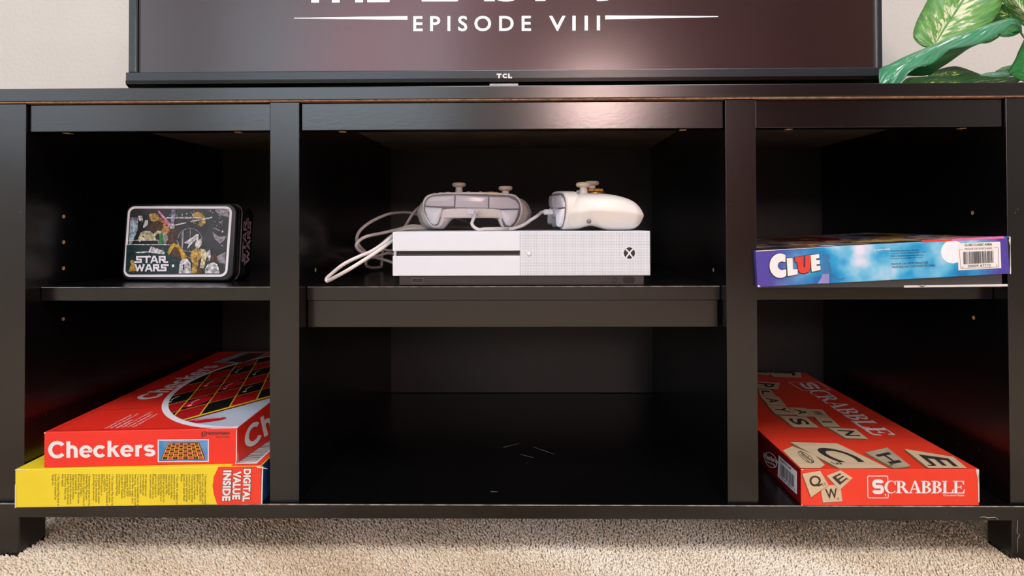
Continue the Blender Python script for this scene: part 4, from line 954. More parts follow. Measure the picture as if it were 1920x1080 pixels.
for body, p_ in (('Australia consumer service:', ((143, 384), (540, 366), (540, 345), (143, 362))), ('auconsumercare@ap.hasbro.com', ((146, 420), (632, 398), (632, 374), (146, 400))), ('New Zealand consumer service:', ((148, 455), (608, 437), (608, 412), (148, 432))), ('nzconsumercare@hasbro.com', ((150, 490), (592, 472), (592, 450), (150, 472)))): text('small_print', body, z(*p_), f, M['ink'], e, 1)
text('small_print', 'MADE IN USA WITH MINIATURE', z((158, 570), (665, 548), (665, 517), (156, 541)), f, M['ink'], e, 1)
text('small_print', 'WEAPONS AND DICE MADE IN CHINA.', z((160, 612), (768, 588), (768, 556), (160, 582)), f, M['ink'], e, 1)
text('small_print', 'A 3534 SIZE', z((-90, 372), (140, 360), (140, 335), (-90, 352)), f, M['paper'], e, 1, .02)
decal('barcode_label', [z((1083, 642), (1677, 610), (1662, 243), (1070, 270))], f, M['paper'], e, 1)
text('small_print', 'CLUE\u00ae CLASSIC A5826', z((1168, 308), (1546, 295), (1546, 262), (1168, 276)), f, M['ink'], e, 2, .03)
text('small_print', 'PROOF OF PURCHASE', z((1172, 364), (1546, 348), (1546, 320), (1172, 334)), f, M['ink'], e, 2, .0)
q0 = z((1155, 585), (1580, 562), (1572, 370), (1150, 388))
bars = []; s_ = 0
while s_ < .98:
    w_ = random.choice((.009, .009, .018, .027)); bars.append([bilin(q0, s_, .14), bilin(q0, s_+w_, .14), bilin(q0, s_+w_, 1), bilin(q0, s_, 1)]); s_ += w_+random.choice((.009, .009, .018))
decal('barcode', bars, f, M['ink'], e, 2)
text('barcode_digits', '30509 47772', z((1212, 602), (1530, 588), (1530, 555), (1212, 568)), f, M['ink'], e, 2, .01)
text('barcode_digits', '6', z((1130, 606), (1147, 606), (1147, 584), (1130, 584)), f, M['ink'], e, 2); text('barcode_digits', '2', z((1602, 584), (1618, 582), (1618, 558), (1602, 560)), f, M['ink'], e, 2)
ln_ = [tuple(p_) for p_ in z((1145, 352), (1097, 354), (1113, 618), (1642, 595), (1630, 326), (1575, 328))]; decal('label_rule', stroke(ln_, .0003), f, M['ink'], e, 2)
tb = hh
decal('edge_strip', [z((580, 254), (992, 236), (990, 205), (572, 226))], f, M['redstrip'], e, 1)
decal('edge_strip', [z((992, 236), (1735, 198), (1700, 168), (990, 205))], f, M['pink'], e, 1)
decal('edge_strip', [z((1735, 198), (1790, 195), (1785, 168), (1700, 168))], f, M['blue'], e, 1)
decal('worn_corner', [z((1782, 168), (1806, 180), (1803, 300), (1812, 690), (1795, 695), (1798, 300), (1780, 225), (1790, 195))], f, M['paperworn'], e, 2)
decal('worn_corner', [[(.0001, .0001), (.003, .0003), (.0018, .002), (.0001, .0028)]], f, M['paperworn'], e, 2)
decal('worn_edge_line', [[(.0003, hh-.0009), (.033, hh-.0006), (.08, hh-.0003), (.08, hh), (.0003, hh)]], f, M['paperworn'], e, 2)
# big title lying on the lid, seen at a grazing angle
tt = [(.0005, .115), (.10, .115), (.10, .24), (.0005, .24)]
def toptitle(body, u0, u1, v0, v1, m_): text('lettering', body, [(u0, v0), (u1, v0), (u1, v1), (u0, v1)], t_, M[m_], e, 1, .06)
toptitle('C', .002, .055, .09, .2, 'p_grey'); toptitle('L', .060, .100, .10, .2, 'p_grey'); toptitle('U', .102, .165, .11, .235, 'crimson'); toptitle('E', .17, .215, .13, .24, 'p_grey')
for q_, m_ in ((rect(.13, .03, .2, .07), 'p_gold'), (rect(.02, .02, .09, .045), 'p_brown'), (rect(.17, .15, .25, .2), 'p_brown'), (rect(.19, .225, .268, .262), 'p_lblue')):
    cx_, cy_ = (q_[0][0]+q_[2][0])/2, (q_[0][1]+q_[2][1])/2; decal('painted_patch', [ell(cx_, cy_, (q_[2][0]-q_[0][0])/2, (q_[2][1]-q_[0][1])/2, 20)], t_, M[m_], e, 0 if m_ != 'p_gold' else 1)

# ================================================================ TIN
TX, TYy, ta, tl, TW, TH = -.527, .0891, -.0819, .0849, .1506, .0983
e = empty('storage_tin', (-.45, .1, zst)); tag(e, 'black hinged metal tin with a crowded colour picture, leaning on the left shelf', 'tin')
u = Vector((math.cos(ta), math.sin(ta), 0)); nn = Vector((-math.sin(ta), math.cos(ta), 0)); v = Vector((0, 0, math.cos(tl)))+nn*math.sin(tl); dpt = v.cross(u)*-1
if dpt.dot(nn) < 0: dpt = -dpt
TO = Vector((TX, TYy, zst+.0008))
def tin_solid(name, m_, x0, x1, z0, z1, layers, r):
    """rounded rectangle lofted through depth; layers: (inset, depth)"""
    bm = bmesh.new(); rings = []
    for ins, dd in layers:
        pts = rrect(x0+ins, z0+ins, x1-ins, z1-ins, max(.002, r-ins), None, 7)
        rings.append([bm.verts.new(TO+u*a_+v*b_+dpt*dd) for a_, b_ in pts])
    n_ = len(rings[0])
    for a_, b_ in zip(rings, rings[1:]):
        for k in range(n_): bm.faces.new((a_[k], a_[(k+1) % n_], b_[(k+1) % n_], b_[k]))
    bm.faces.new(rings[0][::-1]); bm.faces.new(rings[-1]); return bmo(name, bm, m_, e, True)
o = tin_solid('lid', M['tin'], 0, TW, 0, TH, [(.0022, 0), (.0008, .0008), (0, .0026), (0, .0115), (.0006, .012)], .0125)
for p_ in o.data.polygons:
    if len(p_.vertices) > 4: p_.use_smooth = False
tin_solid('lid_rim', M['tin_rim'], -.0006, TW+.0006, -.0004, TH+.0006, [(.0, .0122), (0, .0136)], .0128)
o = tin_solid('body', M['tin'], .0014, TW-.0014, .0012, TH-.0012, [(.0, .0136), (0, .040), (.002, .042)], .0115)
lid_g = tin_solid('lid_groove', M['tin_rim'], .0001, TW-.0001, .0001, TH-.0001, [(.0, .0066), (-.0003, .007), (0, .0074)], .0125)
tf = Face(TO, u, v); tf.n = -dpt
z = zoomer(tf, 230, 370, 6.75)
Bq = [bilin(z((8, 1008), (1322, 1005), (1390, 116), (72, 114)), *p_) for p_ in ((0, 0), (1, 0), (1, 1), (0, 1))]
decal('picture_border', [rrect(0, 0, 1, 1, .065, .095)], tf, M['tinwhite'], e, 0, Bq, (1, 1))
decal('picture_field', [rrect(.022, .032, .978, .968, .05, .07)], tf, M['tinart'], e, 1, Bq, (1, 1))
def art(m_, k, *polys):
    for p_ in polys: decal('picture_patch', [z(*p_)], tf, M[m_], e, k)
def ep(cx, cy, rx, ry, n=20, a0=0, a1=360): return [(cx+rx*math.cos(math.radians(a0+(a1-a0)*i/n)), cy+ry*math.sin(math.radians(a0+(a1-a0)*i/n))) for i in range(n)]
art('p_teal', 2, ((52, 604), (600, 602), (760, 760), (720, 962), (60, 965), (38, 930)))
art('p_lblue', 2, ((103, 262), (320, 270), (300, 380), (160, 590), (80, 592)))
art('p_mauve', 3, ((106, 255), (230, 262), (230, 290), (104, 284)))
art('p_black', 3, ((200, 260), (300, 240), (330, 300), (280, 420), (180, 590), (115, 590), (190, 420)))
art('p_white', 4, ((200, 235), (250, 232), (262, 290), (215, 300)), ((290, 290), (325, 290), (322, 350), (270, 390), (262, 372)))
art('p_sand', 4, ((195, 590), (205, 500), (240, 440), (300, 425), (360, 432), (395, 470), (430, 425), (500, 420), (560, 450), (580, 540), (460, 592)))
art('p_black', 5, ((180, 552), (455, 545), (455, 592), (150, 592)), ep(455, 500, 30, 42, 14, 180, 360)+[(485, 545), (425, 545)])
art('tinwhite' if False else 'p_white', 6, ((80, 540), (460, 538), (460, 548), (80, 550)), ((78, 594), (600, 596), (600, 604), (78, 602)))
art('p_brown', 4, ((345, 330), (470, 300), (530, 330), (480, 400), (420, 450), (350, 410)))
art('p_orange', 4, ((440, 230), (535, 300), (600, 400), (580, 460), (500, 420), (480, 360), (520, 330), (450, 290)))
art('p_gold', 5, ((340, 215), (400, 200), (455, 215), (465, 280), (430, 320), (370, 300), (345, 260)))
art('p_brown', 3, ((590, 400), (690, 400), (690, 470), (660, 590), (600, 590), (560, 500)))
art('p_pink', 5, ((448, 175), (470, 168), (625, 350), (660, 392), (600, 385), (560, 330)))
art('p_mauve', 5, ((625, 152), (680, 152), (650, 380), (610, 380)))
art('p_white', 6, ((560, 250), (1000, 250), (1000, 268), (560, 268)), ((525, 375), (810, 315), (812, 328), (530, 392)), ((862, 300), (1140, 245), (1140, 262), (866, 316)), ep(632, 370, 34, 30, 14))
art('p_green', 6, ((462, 592), (468, 480), (495, 445), (520, 480), (528, 592)))
art('p_grey', 5, ((528, 470), (560, 460), (575, 520), (550, 590), (530, 590)), ((1175, 150), (1348, 150), (1345, 250), (1240, 225), (1180, 180)))
decal('picture_ring', [[z(*ep(855, 540, 158, 152, 40)), z(*ep(855, 540, 148, 142, 40))[::-1]]], tf, M['p_grey'], e, 4)
art('p_grey', 5, ((755, 430), (780, 428), (770, 660), (748, 650)), ((862, 392), (872, 392), (852, 680), (842, 680)), ((1140, 440), (1230, 500), (1300, 490), (1325, 500), (1240, 590), (1170, 530)), ((1160, 380), (1245, 420), (1240, 432), (1180, 405)))
art('p_white', 6, ((780, 575), (900, 500), (945, 460), (970, 470), (960, 560), (930, 540), (850, 620), (820, 655), (845, 590)), ((930, 560), (1000, 520), (1005, 600), (960, 650), (920, 620)))
art('p_gold', 4, ((880, 210), (960, 180), (1040, 230), (1060, 320), (1000, 370), (950, 350), (1000, 280), (900, 240)))
art('p_yel', 4, ((650, 580), (720, 600), (820, 750), (760, 800), (720, 700), (660, 620), (590, 730), (570, 700), (610, 600)))
art('p_brown', 4, ((620, 740), (660, 620), (710, 640), (750, 760), (700, 770)))
art('p_white', 5, ((330, 690), (365, 620), (420, 640), (540, 690), (530, 722), (340, 700)), ((165, 695), (300, 680), (330, 692), (300, 705), (200, 708)), ep(642, 866, 17, 20, 14))
art('p_gold', 5, ((850, 760), (880, 680), (940, 640), (990, 660), (1000, 760), (960, 830), (950, 962), (870, 962), (890, 830)), ((80, 940), (110, 850), (100, 810), (128, 790), (160, 810), (150, 860), (182, 930)))
art('p_sand', 4, ((985, 650), (1050, 660), (1070, 740), (1030, 900), (980, 890), (1000, 780)))
art('p_white', 6, ((715, 962), (730, 830), (760, 780), (820, 770), (865, 830), (870, 962)), ((1050, 900), (1080, 850), (1150, 822), (1210, 850), (1232, 962), (1050, 962)), ((1060, 700), (1110, 660), (1125, 740), (1100, 810)))
art('p_brown', 5, ((1120, 780), (1160, 700), (1190, 720), (1210, 820), (1140, 820)), ((940, 962), (950, 880), (1000, 900), (1015, 962)))
art('p_grey', 4, ((1190, 750), (1305, 690), (1300, 840), (1220, 830)))
art('p_teal', 7, ((770, 850), (790, 850), (785, 920), (768, 915)))
# small painted detail, too fine to tell apart
random.seed(11)
clus = dict(p_black=[(420, 300, 70, 60, 14), (500, 360, 50, 50, 8), (790, 880, 60, 60, 9), (1140, 890, 70, 50, 12), (930, 780, 50, 90, 10), (320, 500, 60, 30, 6)], p_white=[(270, 300, 50, 60, 5), (900, 250, 120, 60, 8), (1230, 400, 80, 100, 7), (480, 650, 50, 30, 6), (400, 700, 300, 200, 8), (1000, 180, 200, 40, 6)],
 p_gold=[(450, 280, 60, 60, 8), (960, 260, 90, 80, 12), (900, 720, 70, 90, 12), (560, 420, 50, 50, 6)], p_brown=[(420, 350, 70, 60, 9), (660, 480, 60, 80, 8), (620, 520, 50, 50, 5), (1150, 760, 40, 60, 5), (1000, 300, 60, 60, 6)], p_grey=[(1230, 300, 90, 60, 8), (1240, 520, 80, 60, 8), (1100, 740, 50, 60, 7), (800, 270, 60, 40, 6)],
 p_orange=[(560, 400, 50, 50, 6), (150, 880, 40, 60, 5), (940, 900, 50, 50, 5), (100, 370, 12, 30, 2)], p_lblue=[(1260, 190, 60, 30, 5), (640, 220, 60, 50, 5), (690, 580, 40, 20, 3)], p_sand=[(300, 470, 70, 40, 5), (1020, 800, 30, 80, 5)])
for m_, cs in clus.items():
    ps_ = []
    for cx, cy, sx_, sy_, n_ in cs:
        for _ in range(n_):
            x_, y_ = random.gauss(cx, sx_*.6), random.gauss(cy, sy_*.6); r1, r2 = random.uniform(5, 17), random.uniform(3, 9); a_ = random.uniform(0, 3.14)
            if not (110 < x_ < 1310 and 160 < y_ < 950): continue
            nn_ = random.choice((4, 5, 6)); ps_.append(z(*[(x_+r1*math.cos(t)*math.cos(a_)-r2*math.sin(t)*math.sin(a_), y_+r1*math.cos(t)*math.sin(a_)+r2*math.sin(t)*math.cos(a_)) for t in [2*math.pi*k/nn_ for k in range(nn_)]]))
    decal('picture_speckles', ps_, tf, M[m_], e, 6)['kind'] = 'stuff'
# logo: two lines of block capitals
def logo(t=.24):
    s_ = []
    def line(y, letters):
        x = 0
        for ch, w_ in letters:
            P = lambda *q_: [(x+a_*w_, y+b_) for a_, b_ in q_]
            if ch == 'S': s_.extend(stroke(P((1, .88), (.2, .88), (.2, .5), (.8, .5), (.8, .12), (-.1, .12)), t))
            if ch == 'S2': s_.extend(stroke(P((1.25, .88), (.2, .88), (.2, .5), (.85, .5), (.85, .12), (.05, .12)), t))
            if ch == 'T': s_.extend(stroke(P((-.1, .88), (1.1, .88)), t)+stroke(P((.5, .88), (.5, .12)), t*1.1))
            if ch == 'A': s_.extend(stroke(P((.08, .08), (.42, .9), (.58, .9), (.92, .08)), t)+stroke(P((.2, .32), (.8, .32)), t*.8))
            if ch == 'R': s_.extend(stroke(P((.1, .1), (.1, .88), (.85, .88), (.85, .48), (.2, .48)), t)+stroke(P((.5, .48), (.8, .12), (1.2, .12)), t))
            if ch == 'W': s_.extend(stroke(P((.02, .9), (.26, .1), (.5, .8), (.74, .1), (.98, .9)), t*.95))
            x += w_+.18
        return x
    line(1.16, (('S', .95), ('T', .8), ('A', .95), ('R', .95))); line(0, (('W', 1.2), ('A', .9), ('R', .8), ('S2', .8)))
    return s_
decal('logo_lettering', logo(), tf, M['tinwhite'], e, 9, z((168, 935), (566, 935), (560, 742), (175, 742)), (4.25, 2.16))
# side print, reads downwards seen from the right end
sf = Face(TO+u*(TW-.0014), dpt, v); sf.n = u; zs_ = zoomer(sf, 200, 350, 5.144)
q0 = zs_((1345, 690), (1345, 355), (1412, 355), (1412, 690)); 
q0 = [(.018, .022), (.018, .076), (.037, .076), (.037, .022)]
decal('logo_lettering', logo(), sf, M['mauve'], e, 1, [(.036, .024), (.036, .078), (.0185, .078), (.0185, .024)], (4.25, 2.16))

# ================================================================ PLANT
def leafmat(name, base, dark, pale, pos=.55, rough=.38, spec=.5):
    m_ = bpy.data.materials.new(name); m_.use_nodes = True; nt = m_.node_tree; N = nt.nodes; L = nt.links; b = N['Principled BSDF']; b.inputs['Roughness'].default_value = rough
    b.inputs['Specular IOR Level'].default_value = spec
    uv = N.new('ShaderNodeUVMap'); sp = N.new('ShaderNodeSeparateXYZ'); L.new(uv.outputs[0], sp.inputs[0])
    mp = N.new('ShaderNodeMapping'); mp.inputs['Scale'].default_value = (5, 9, 1); L.new(uv.outputs[0], mp.inputs[0])
    # shear so that the streaks sweep out from the midrib like side veins
    ab = N.new('ShaderNodeMath'); ab.operation = 'ABSOLUTE'; L.new(sp.outputs[0], ab.inputs[0])
    ma = N.new('ShaderNodeMath'); ma.operation = 'MULTIPLY_ADD'; ma.inputs[1].default_value = -.35; L.new(ab.outputs[0], ma.inputs[0]); L.new(sp.outputs[1], ma.inputs[2])
    cb = N.new('ShaderNodeCombineXYZ'); m1 = N.new('ShaderNodeMath'); m1.operation = 'MULTIPLY'; m1.inputs[1].default_value = 3; L.new(sp.outputs[0], m1.inputs[0]); m2 = N.new('ShaderNodeMath'); m2.operation = 'MULTIPLY'; m2.inputs[1].default_value = 15; L.new(ma.outputs[0], m2.inputs[0])
    L.new(m1.outputs[0], cb.inputs[0]); L.new(m2.outputs[0], cb.inputs[1])
    n = N.new('ShaderNodeTexNoise'); n.inputs['Scale'].default_value = 1; n.inputs['Detail'].default_value = 5; n.inputs['Roughness'].default_value = .65; n.inputs['Distortion'].default_value = .5; L.new(cb.outputs[0], n.inputs[0])
    k = N.new('ShaderNodeMath'); k.operation = 'MULTIPLY_ADD'; k.inputs[1].default_value = -.26; L.new(ab.outputs[0], k.inputs[0]); L.new(n.outputs[0], k.inputs[2])
    r1 = N.new('ShaderNodeValToRGB'); L.new(k.outputs[0], r1.inputs[0]); e_ = r1.color_ramp.elements
    e_[0].position = .20; e_[0].color = lin(dark); e_[1].position = pos; e_[1].color = lin(pale); q_ = e_.new(pos-.14); q_.color = lin(base); q_ = e_.new(pos-.05); q_.color = lin(base)
    # midrib and side veins
    rib = N.new('ShaderNodeMath'); rib.operation = 'LESS_THAN'; rib.inputs[1].default_value = .035; L.new(ab.outputs[0], rib.inputs[0])
    mx = N.new('ShaderNodeMix'); mx.data_type = 'RGBA'; L.new(rib.outputs[0], mx.inputs[0]); L.new(r1.outputs[0], mx.inputs[6]); mx.inputs[7].default_value = lin(tuple((a_+b_)/2 for a_, b_ in zip(base, dark))); L.new(mx.outputs[2], b.inputs['Base Color'])
    wv = N.new('ShaderNodeMath'); wv.operation = 'SINE'; w2 = N.new('ShaderNodeMath'); w2.operation = 'MULTIPLY'; w2.inputs[1].default_value = 70; L.new(ma.outputs[0], w2.inputs[0]); L.new(w2.outputs[0], wv.inputs[0])
    bp = N.new('ShaderNodeBump'); bp.inputs['Strength'].default_value = .25; bp.inputs['Distance'].default_value = .001; L.new(wv.outputs[0], bp.inputs['Height']); L.new(bp.outputs[0], b.inputs['Normal'])
    return m_
M['leaf_a'] = leafmat('light_variegated_leaf', (96, 152, 66), (66, 128, 60), (212, 216, 178), .475)
M['leaf_b'] = leafmat('teal_variegated_leaf', (44, 136, 96), (30, 108, 72), (232, 244, 230), .555, .3)
M['leaf_c'] = leafmat('dark_variegated_leaf', (20, 72, 18), (10, 42, 10), (168, 186, 84), .545, .6, .15)
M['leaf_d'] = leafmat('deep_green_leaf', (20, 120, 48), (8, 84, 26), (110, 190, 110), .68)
pot = (.705, .19)
pl = empty('potted_plant', (pot[0], pot[1], 0)); tag(pl, 'leafy plant with cream-splashed green leaves rising right of the television', 'plant')
lathe('pot', [(.075, 0), (.082, .01), (.098, .17), (.103, .172), (.103, .192), (.094, .192), (.092, .17)], (pot[0], pot[1], .011), M['pot'], pl, 40)
lathe('soil', [(.09, 0), (.09, .004), (.04, .010)], (pot[0], pot[1], .165), M['soil'], pl, 30)
def resamp(P, n):
    P = smoothline(P, 8); d = [0]
    for a_, b_ in zip(P, P[1:]): d.append(d[-1]+(b_-a_).length)
    out = []
    for k in range(n):
        t = d[-1]*k/(n-1); i = max(0, min(len(P)-2, next((j for j in range(len(d)-1) if d[j+1] >= t), len(P)-2)))
        s_ = (t-d[i])/max(1e-9, d[i+1]-d[i]); out.append(P[i].lerp(P[i+1], s_))
    return out
def leaf(mid, e1_, e2_, m_, cup=.006, n=30, hn=6, label=None):
    A_, B_, C_ = resamp(e1_, n), resamp(mid, n), resamp(e2_, n); V = []; UV = []; Fs = []
    wdt = 2*hn+1
    for i in range(n):
        for j in range(wdt):
            s_ = (j-hn)/hn; tgt = (A_ if s_ < 0 else C_)[i]; q_ = B_[i].lerp(tgt, abs(s_)); q_ = q_+Vector((0, cup*math.sin(math.pi*abs(s_))*1.0, cup*.4*math.sin(math.pi*abs(s_))))
            if q_.y > -.006 and q_.x < XE1+.006: q_.z = max(q_.z, zt+.0009)     # leaves lie on the top, not in it
            V.append(q_); UV.append((s_, i/(n-1)))
    for i in range(n-1):
        for j in range(wdt-1): Fs.append((i*wdt+j, i*wdt+j+1, (i+1)*wdt+j+1, (i+1)*wdt+j))
    o_ = mesh('leaf', V, Fs, m_, pl, True); uvl = o_.data.uv_layers.new(name='UVMap')
    for lp in o_.data.loops: uvl.data[lp.index].uv = UV[lp.vertex_index]
    md = o_.modifiers.new('thick', 'SOLIDIFY'); md.thickness = .0006
    if label: o_['label'] = label
    return o_
k7 = zc(1640, 0, 6.836)
# big pale leaf behind, hanging tip-down
leaf([k7(735, 600, .20), k7(800, 520, .205), k7(900, 350, .21), k7(1020, 170, .215), k7(1130, 0, .22), k7(1260, -220, .22), k7(1380, -420, .21)],
     [k7(735, 600, .20), k7(650, 612, .20), k7(540, 540, .205), k7(490, 450, .21), k7(530, 290, .22), k7(620, 110, .23), k7(720, -60, .235), k7(950, -280, .23), k7(1380, -420, .21)],
     [k7(735, 600, .20), k7(900, 610, .195), k7(1100, 540, .19), k7(1330, 430, .19), k7(1480, 310, .19), k7(1590, 150, .195), k7(1650, -20, .20), k7(1620, -240, .20), k7(1380, -420, .21)], M['leaf_a'], -.004, label='broad pale green leaf splashed with cream')
# long arching leaf in front
leaf([k7(1890, 440, .10), k7(1860, 330, .085), k7(1790, 262, .075), k7(1640, 285, .07), k7(1450, 345, .062), k7(1200, 432, .055), k7(980, 505, .048), k7(760, 610, .04), k7(560, 720, .034), k7(400, 830, .028), k7(260, 950, .022), k7(140, 1075, .018), k7(70, 1180, .02)],
     [k7(1890, 440, .10), k7(1880, 320, .10), k7(1800, 236, .09), k7(1660, 250, .085), k7(1450, 318, .078), k7(1200, 412, .07), k7(980, 486, .06), k7(740, 588, .053), k7(520, 672, .047), k7(340, 750, .042), k7(170, 838, .038), k7(60, 880, .03), k7(50, 1000, .026), k7(70, 1180, .02)],
     [k7(1890, 440, .10), k7(1830, 330, .07), k7(1740, 320, .055), k7(1620, 420, .045), k7(1480, 505, .04), k7(1330, 562, .035), k7(1140, 606, .03), k7(950, 642, .025), k7(850, 735, .02), k7(710, 830, .015), k7(550, 862, .012), k7(430, 945, .01), k7(320, 1080, .012), k7(200, 1180, .015), k7(70, 1180, .02)], M['leaf_b'], .003, label='long arching blue-green leaf with a white streak')
# its shaded far half, hanging under the fold
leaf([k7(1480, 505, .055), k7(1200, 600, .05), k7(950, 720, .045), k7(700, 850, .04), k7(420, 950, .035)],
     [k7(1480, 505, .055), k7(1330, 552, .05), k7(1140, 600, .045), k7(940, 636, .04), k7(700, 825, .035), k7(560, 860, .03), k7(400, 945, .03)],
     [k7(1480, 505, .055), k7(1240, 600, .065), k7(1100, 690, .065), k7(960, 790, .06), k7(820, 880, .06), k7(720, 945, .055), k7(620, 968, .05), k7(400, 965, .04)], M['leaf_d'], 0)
leaf([k7(1890, 400, .11), k7(1800, 400, .11), k7(1700, 410, .115), k7(1590, 440, .12)], [k7(1890, 400, .11), k7(1830, 300, .12), k7(1700, 310, .13), k7(1590, 440, .12)], [k7(1890, 400, .11), k7(1800, 455, .11), k7(1680, 478, .11), k7(1590, 462, .12)], M['leaf_d'], .002)
leaf([k7(1640, 420, .16), k7(1500, 500, .17), k7(1360, 545, .18)], [k7(1640, 400, .16), k7(1500, 440, .17), k7(1340, 500, .18)], [k7(1640, 430, .16), k7(1560, 500, .17), k7(1460, 552, .175), k7(1360, 558, .18)], M['leaf_a'], .002)
# low dark leaves behind the front edge of the top
leaf([k7(250, 1190, .12), k7(600, 1120, .13), k7(900, 1080, .14), k7(1300, 1080, .15), k7(1700, 1040, .15), k7(1980, 960, .14)],
     [k7(250, 1190, .12), k7(400, 1010, .15), k7(560, 985, .165), k7(760, 975, .17), k7(980, 985, .175), k7(1180, 930, .18), k7(1400, 980, .185), k7(1650, 990, .18), k7(1980, 960, .14)],
     [k7(250, 1190, .12), k7(600, 1240, .08), k7(1000, 1250, .08), k7(1500, 1220, .08), k7(1980, 960, .14)], M['leaf_c'], .004, label='dark low leaf with yellow-green streaks')
leaf([k7(700, 990, .20), k7(900, 950, .205), k7(1150, 950, .21), k7(1450, 1020, .2)], [k7(700, 940, .22), k7(850, 880, .23), k7(1010, 848, .24), k7(1120, 865, .24), k7(1300, 930, .23), k7(1470, 1000, .22)], [k7(700, 1010, .19), k7(1000, 1060, .17), k7(1250, 1080, .17), k7(1450, 1060, .18)], M['leaf_c'], .003)
leaf([k7(1340, 965, .13), k7(1550, 950, .13), k7(1750, 945, .125)], [k7(1340, 965, .13), k7(1450, 928, .14), k7(1600, 915, .14), k7(1750, 895, .13)], [k7(1340, 965, .13), k7(1520, 990, .12), k7(1650, 988, .12), k7(1780, 965, .12)], M['leaf_b'], .001)
leaf([k7(1560, 915, .2), k7(1660, 880, .21), k7(1780, 860, .21)], [k7(1560, 915, .2), k7(1640, 860, .22), k7(1780, 830, .22)], [k7(1560, 915, .2), k7(1680, 900, .2), k7(1780, 890, .2)], M['leaf_d'], .001)
leaf([k7(1760, 950, .08), k7(1850, 820, .09), k7(1950, 640, .10), k7(2080, 420, .11)], [k7(1730, 900, .09), k7(1800, 780, .1), k7(1870, 620, .11), k7(1960, 440, .12), k7(2080, 400, .11)], [k7(1760, 950, .08), k7(1850, 1010, .07), k7(1980, 1040, .07), k7(2150, 800, .08), k7(2180, 560, .09), k7(2080, 420, .11)], M['leaf_d'], .004, label='glossy deep green leaf at the right')
leaf([k7(2050, 380, .10), k7(1950, 220, .10), k7(1830, 60, .105), k7(1720, -120, .11)], [k7(2050, 380, .10), k7(1900, 330, .11), k7(1780, 210, .12), k7(1680, 90, .12), k7(1630, -30, .12), k7(1720, -120, .11)], [k7(2050, 380, .10), k7(2120, 200, .09), k7(2050, 0, .09), k7(1900, -150, .1), k7(1720, -120, .11)], M['leaf_a'], .003)
leaf([k7(1880, 300, .22), k7(1750, 220, .23), k7(1600, 150, .24), k7(1500, 60, .24)], [k7(1880, 300, .22), k7(1700, 290, .22), k7(1500, 300, .22), k7(1450, 150, .24), k7(1500, 60, .24)], [k7(1880, 300, .22), k7(1800, 150, .24), k7(1650, 50, .25), k7(1500, 60, .24)], M['leaf_c'], .003)
# canes and petioles
base = Vector((pot[0], pot[1], .17)); hub = Vector((.675, .13, H+.17))
tubeo('cane', smoothline([base, Vector((.70, .17, .35)), hub, Vector((.68, .12, H+.30))], 6), .010, M['cane'], pl)
for tip in (k7(1890, 440, .10), k7(1380, -420, .21), k7(2050, 380, .10), k7(2080, 420, .11), k7(1980, 960, .14), k7(1470, 1030, .2), k7(1780, 860, .21), k7(1880, 300, .22), k7(1780, 950, .125)):
    hb = hub+Vector((0, 0, random.uniform(-.04, .06))); mid_ = hb.lerp(tip, .5)+Vector((.012, 0, .012)); tubeo('petiole', smoothline([hb, mid_, tip], 6), [.0034-.0020*k_/12 for k_ in range(13)], M['cane'], pl, 8)

# ================================================================ ROOM THINGS THAT ONLY SHOW AS REFLECTIONS
# rose armchair behind the camera on the right
ch = empty('armchair', (1.35, -2.7, 0)); tag(ch, 'rose red cloth armchair behind the viewpoint', 'armchair')
box('seat', .95, 1.75, -3.0, -2.35, .12, .46, M['sofa'], ch, .05, 4); box('backrest', .95, 1.75, -3.2, -2.98, .12, 1.0, M['sofa'], ch, .06, 4)
box('armrest', .78, .97, -3.1, -2.35, .12, .66, M['sofa'], ch, .05, 4); box('armrest', 1.73, 1.92, -3.1, -2.35, .12, .66, M['sofa'], ch, .05, 4)
for x_ in (.84, 1.86):
    for y_ in (-3.05, -2.42): box('leg', x_-.03, x_+.03, y_-.03, y_+.03, 0, .13, M['wood_v'], ch)
cu = empty('curtain', (1.6, -3.62, .3)); tag(cu, 'plum curtain hanging behind the viewpoint on the right', 'curtain')
V = []; Fs = []; n_ = 90
for k in range(n_+1):
    x_ = .82+1.6*k/n_; y_ = -3.62+.035*math.sin(k*.9)
    V += [(x_, y_, .05), (x_, y_, 2.3)]
for k in range(n_): Fs.append((2*k, 2*k+2, 2*k+3, 2*k+1))
o = mesh('cloth', V, Fs, M['curtain'], cu, True); o.modifiers.new('t', 'SOLIDIFY').thickness = .004
tubeo('rod', [(.7, -3.62, 2.32), (2.5, -3.62, 2.32)], .012, M['chrome'], cu)

# ================================================================ CARPET PILE
def yarn_grid(x0, x1, y0, y1, sp_):
    gx, gy2 = np.meshgrid(np.arange(x0, x1, sp_), np.arange(y0, y1, sp_), indexing='ij'); q = np.stack([gx.ravel(), gy2.ravel()], 1)
    return q+rng.uniform(-.6*sp_, .6*sp_, q.shape)
Pc = yarn_grid(-1.02, 1.02, -.30, .46, .0036); fine_zone = (np.abs(Pc[:, 0]) < .64) & (Pc[:, 1] > -.075) & (Pc[:, 1] < .13)
Pf = yarn_grid(-.64, .64, -.075, .13, .0023); Pc = Pc[~fine_zone]
P = np.concatenate([Pc, Pf]); fine_ = np.concatenate([np.zeros(len(Pc)), np.ones(len(Pf))]); n = len(P)
keep = np.ones(n, bool)
for a, b_ in ((XE0, -.5759), (.5176, XE1)):
    for y0 in (-.0005, DEP-.04): keep &= ~((P[:, 0] > a-.001) & (P[:, 0] < b_+.001) & (P[:, 1] > y0-.001) & (P[:, 1] < y0+.037))
keep &= ~(((P[:, 0]-pot[0])**2+(P[:, 1]-pot[1])**2) < .078**2)
P = P[keep]; fine_ = fine_[keep]; n = len(P)
from math import pi
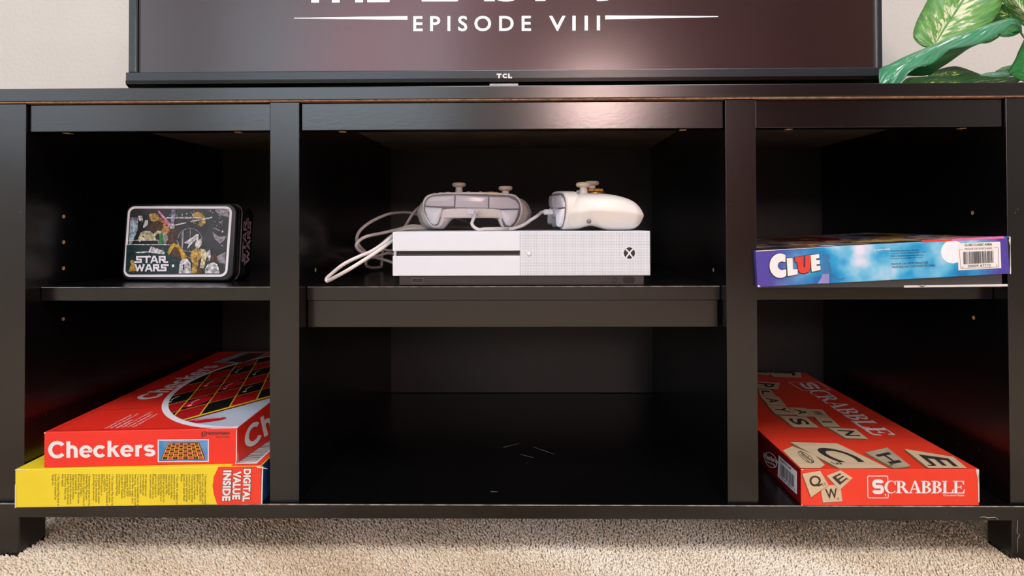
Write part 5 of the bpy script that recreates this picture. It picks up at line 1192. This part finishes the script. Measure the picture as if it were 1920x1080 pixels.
fld = np.sin(P[:, 0]*9+np.sin(P[:, 1]*13)*1.5)+np.sin(P[:, 1]*17+P[:, 0]*5+1)+.7*np.sin(P[:, 0]*31+2*np.sin(P[:, 1]*23))
ang = .6*fld+rng.uniform(-1.1, 1.1, n)+3.6; lean = rng.uniform(.0015, .0045, n); hgt = .0090+rng.uniform(-.0009, .0010, n)+.0005*fld
phi = rng.uniform(0, 2*pi, n); r0 = rng.uniform(.0020, .0027, n)*(1-.36*fine_)
Vt = np.zeros((n, 7, 3))
for k in range(3):
    a_ = phi+k*2*pi/3
    Vt[:, k, 0] = P[:, 0]+r0*.7*np.cos(a_); Vt[:, k, 1] = P[:, 1]+r0*.7*np.sin(a_)
    a_ = a_+.7
    Vt[:, 3+k, 0] = P[:, 0]+r0*np.cos(a_)+lean*.55*np.cos(ang); Vt[:, 3+k, 1] = P[:, 1]+r0*np.sin(a_)+lean*.55*np.sin(ang); Vt[:, 3+k, 2] = hgt*.80
Vt[:, 6, 0] = P[:, 0]+lean*np.cos(ang); Vt[:, 6, 1] = P[:, 1]+lean*np.sin(ang); Vt[:, 6, 2] = hgt
tri = np.array([(0, 1, 4), (0, 4, 3), (1, 2, 5), (1, 5, 4), (2, 0, 3), (2, 3, 5), (3, 4, 6), (4, 5, 6), (5, 3, 6)])
Fa = (np.arange(n)[:, None, None]*7+tri[None]).reshape(-1)
me = bpy.data.meshes.new('carpet_pile'); me.vertices.add(n*7); me.vertices.foreach_set('co', Vt.reshape(-1).astype(np.float32))
me.loops.add(len(Fa)); me.loops.foreach_set('vertex_index', Fa.astype(np.int32)); nf = len(Fa)//3
me.polygons.add(nf); me.polygons.foreach_set('loop_start', np.arange(0, nf*3, 3, dtype=np.int32)); me.polygons.foreach_set('loop_total', np.full(nf, 3, np.int32))
me.polygons.foreach_set('use_smooth', np.ones(nf, bool)); me.update()
at_ = me.attributes.new('tone', 'FLOAT', 'POINT'); tone = np.clip(.5+.17*fld+rng.normal(0, .13, n), 0, 1); tv_ = np.repeat(tone, 7)
at_.data.foreach_set('value', tv_.astype(np.float32))
m = bpy.data.materials.new('beige_carpet_yarn'); m.use_nodes = True; nt = m.node_tree; b = nt.nodes['Principled BSDF']; b.inputs['Roughness'].default_value = .85
an = nt.nodes.new('ShaderNodeAttribute'); an.attribute_name = 'tone'; rp = nt.nodes.new('ShaderNodeValToRGB'); nt.links.new(an.outputs['Fac'], rp.inputs[0])
rp.color_ramp.elements[0].color = lin((222, 194, 160)); rp.color_ramp.elements[1].color = lin((255, 245, 230)); nt.links.new(rp.outputs[0], b.inputs['Base Color'])
o = link('carpet_pile', me, m); tag(o, 'beige cut-pile carpet under and in front of the stand', 'carpet', kind='stuff')
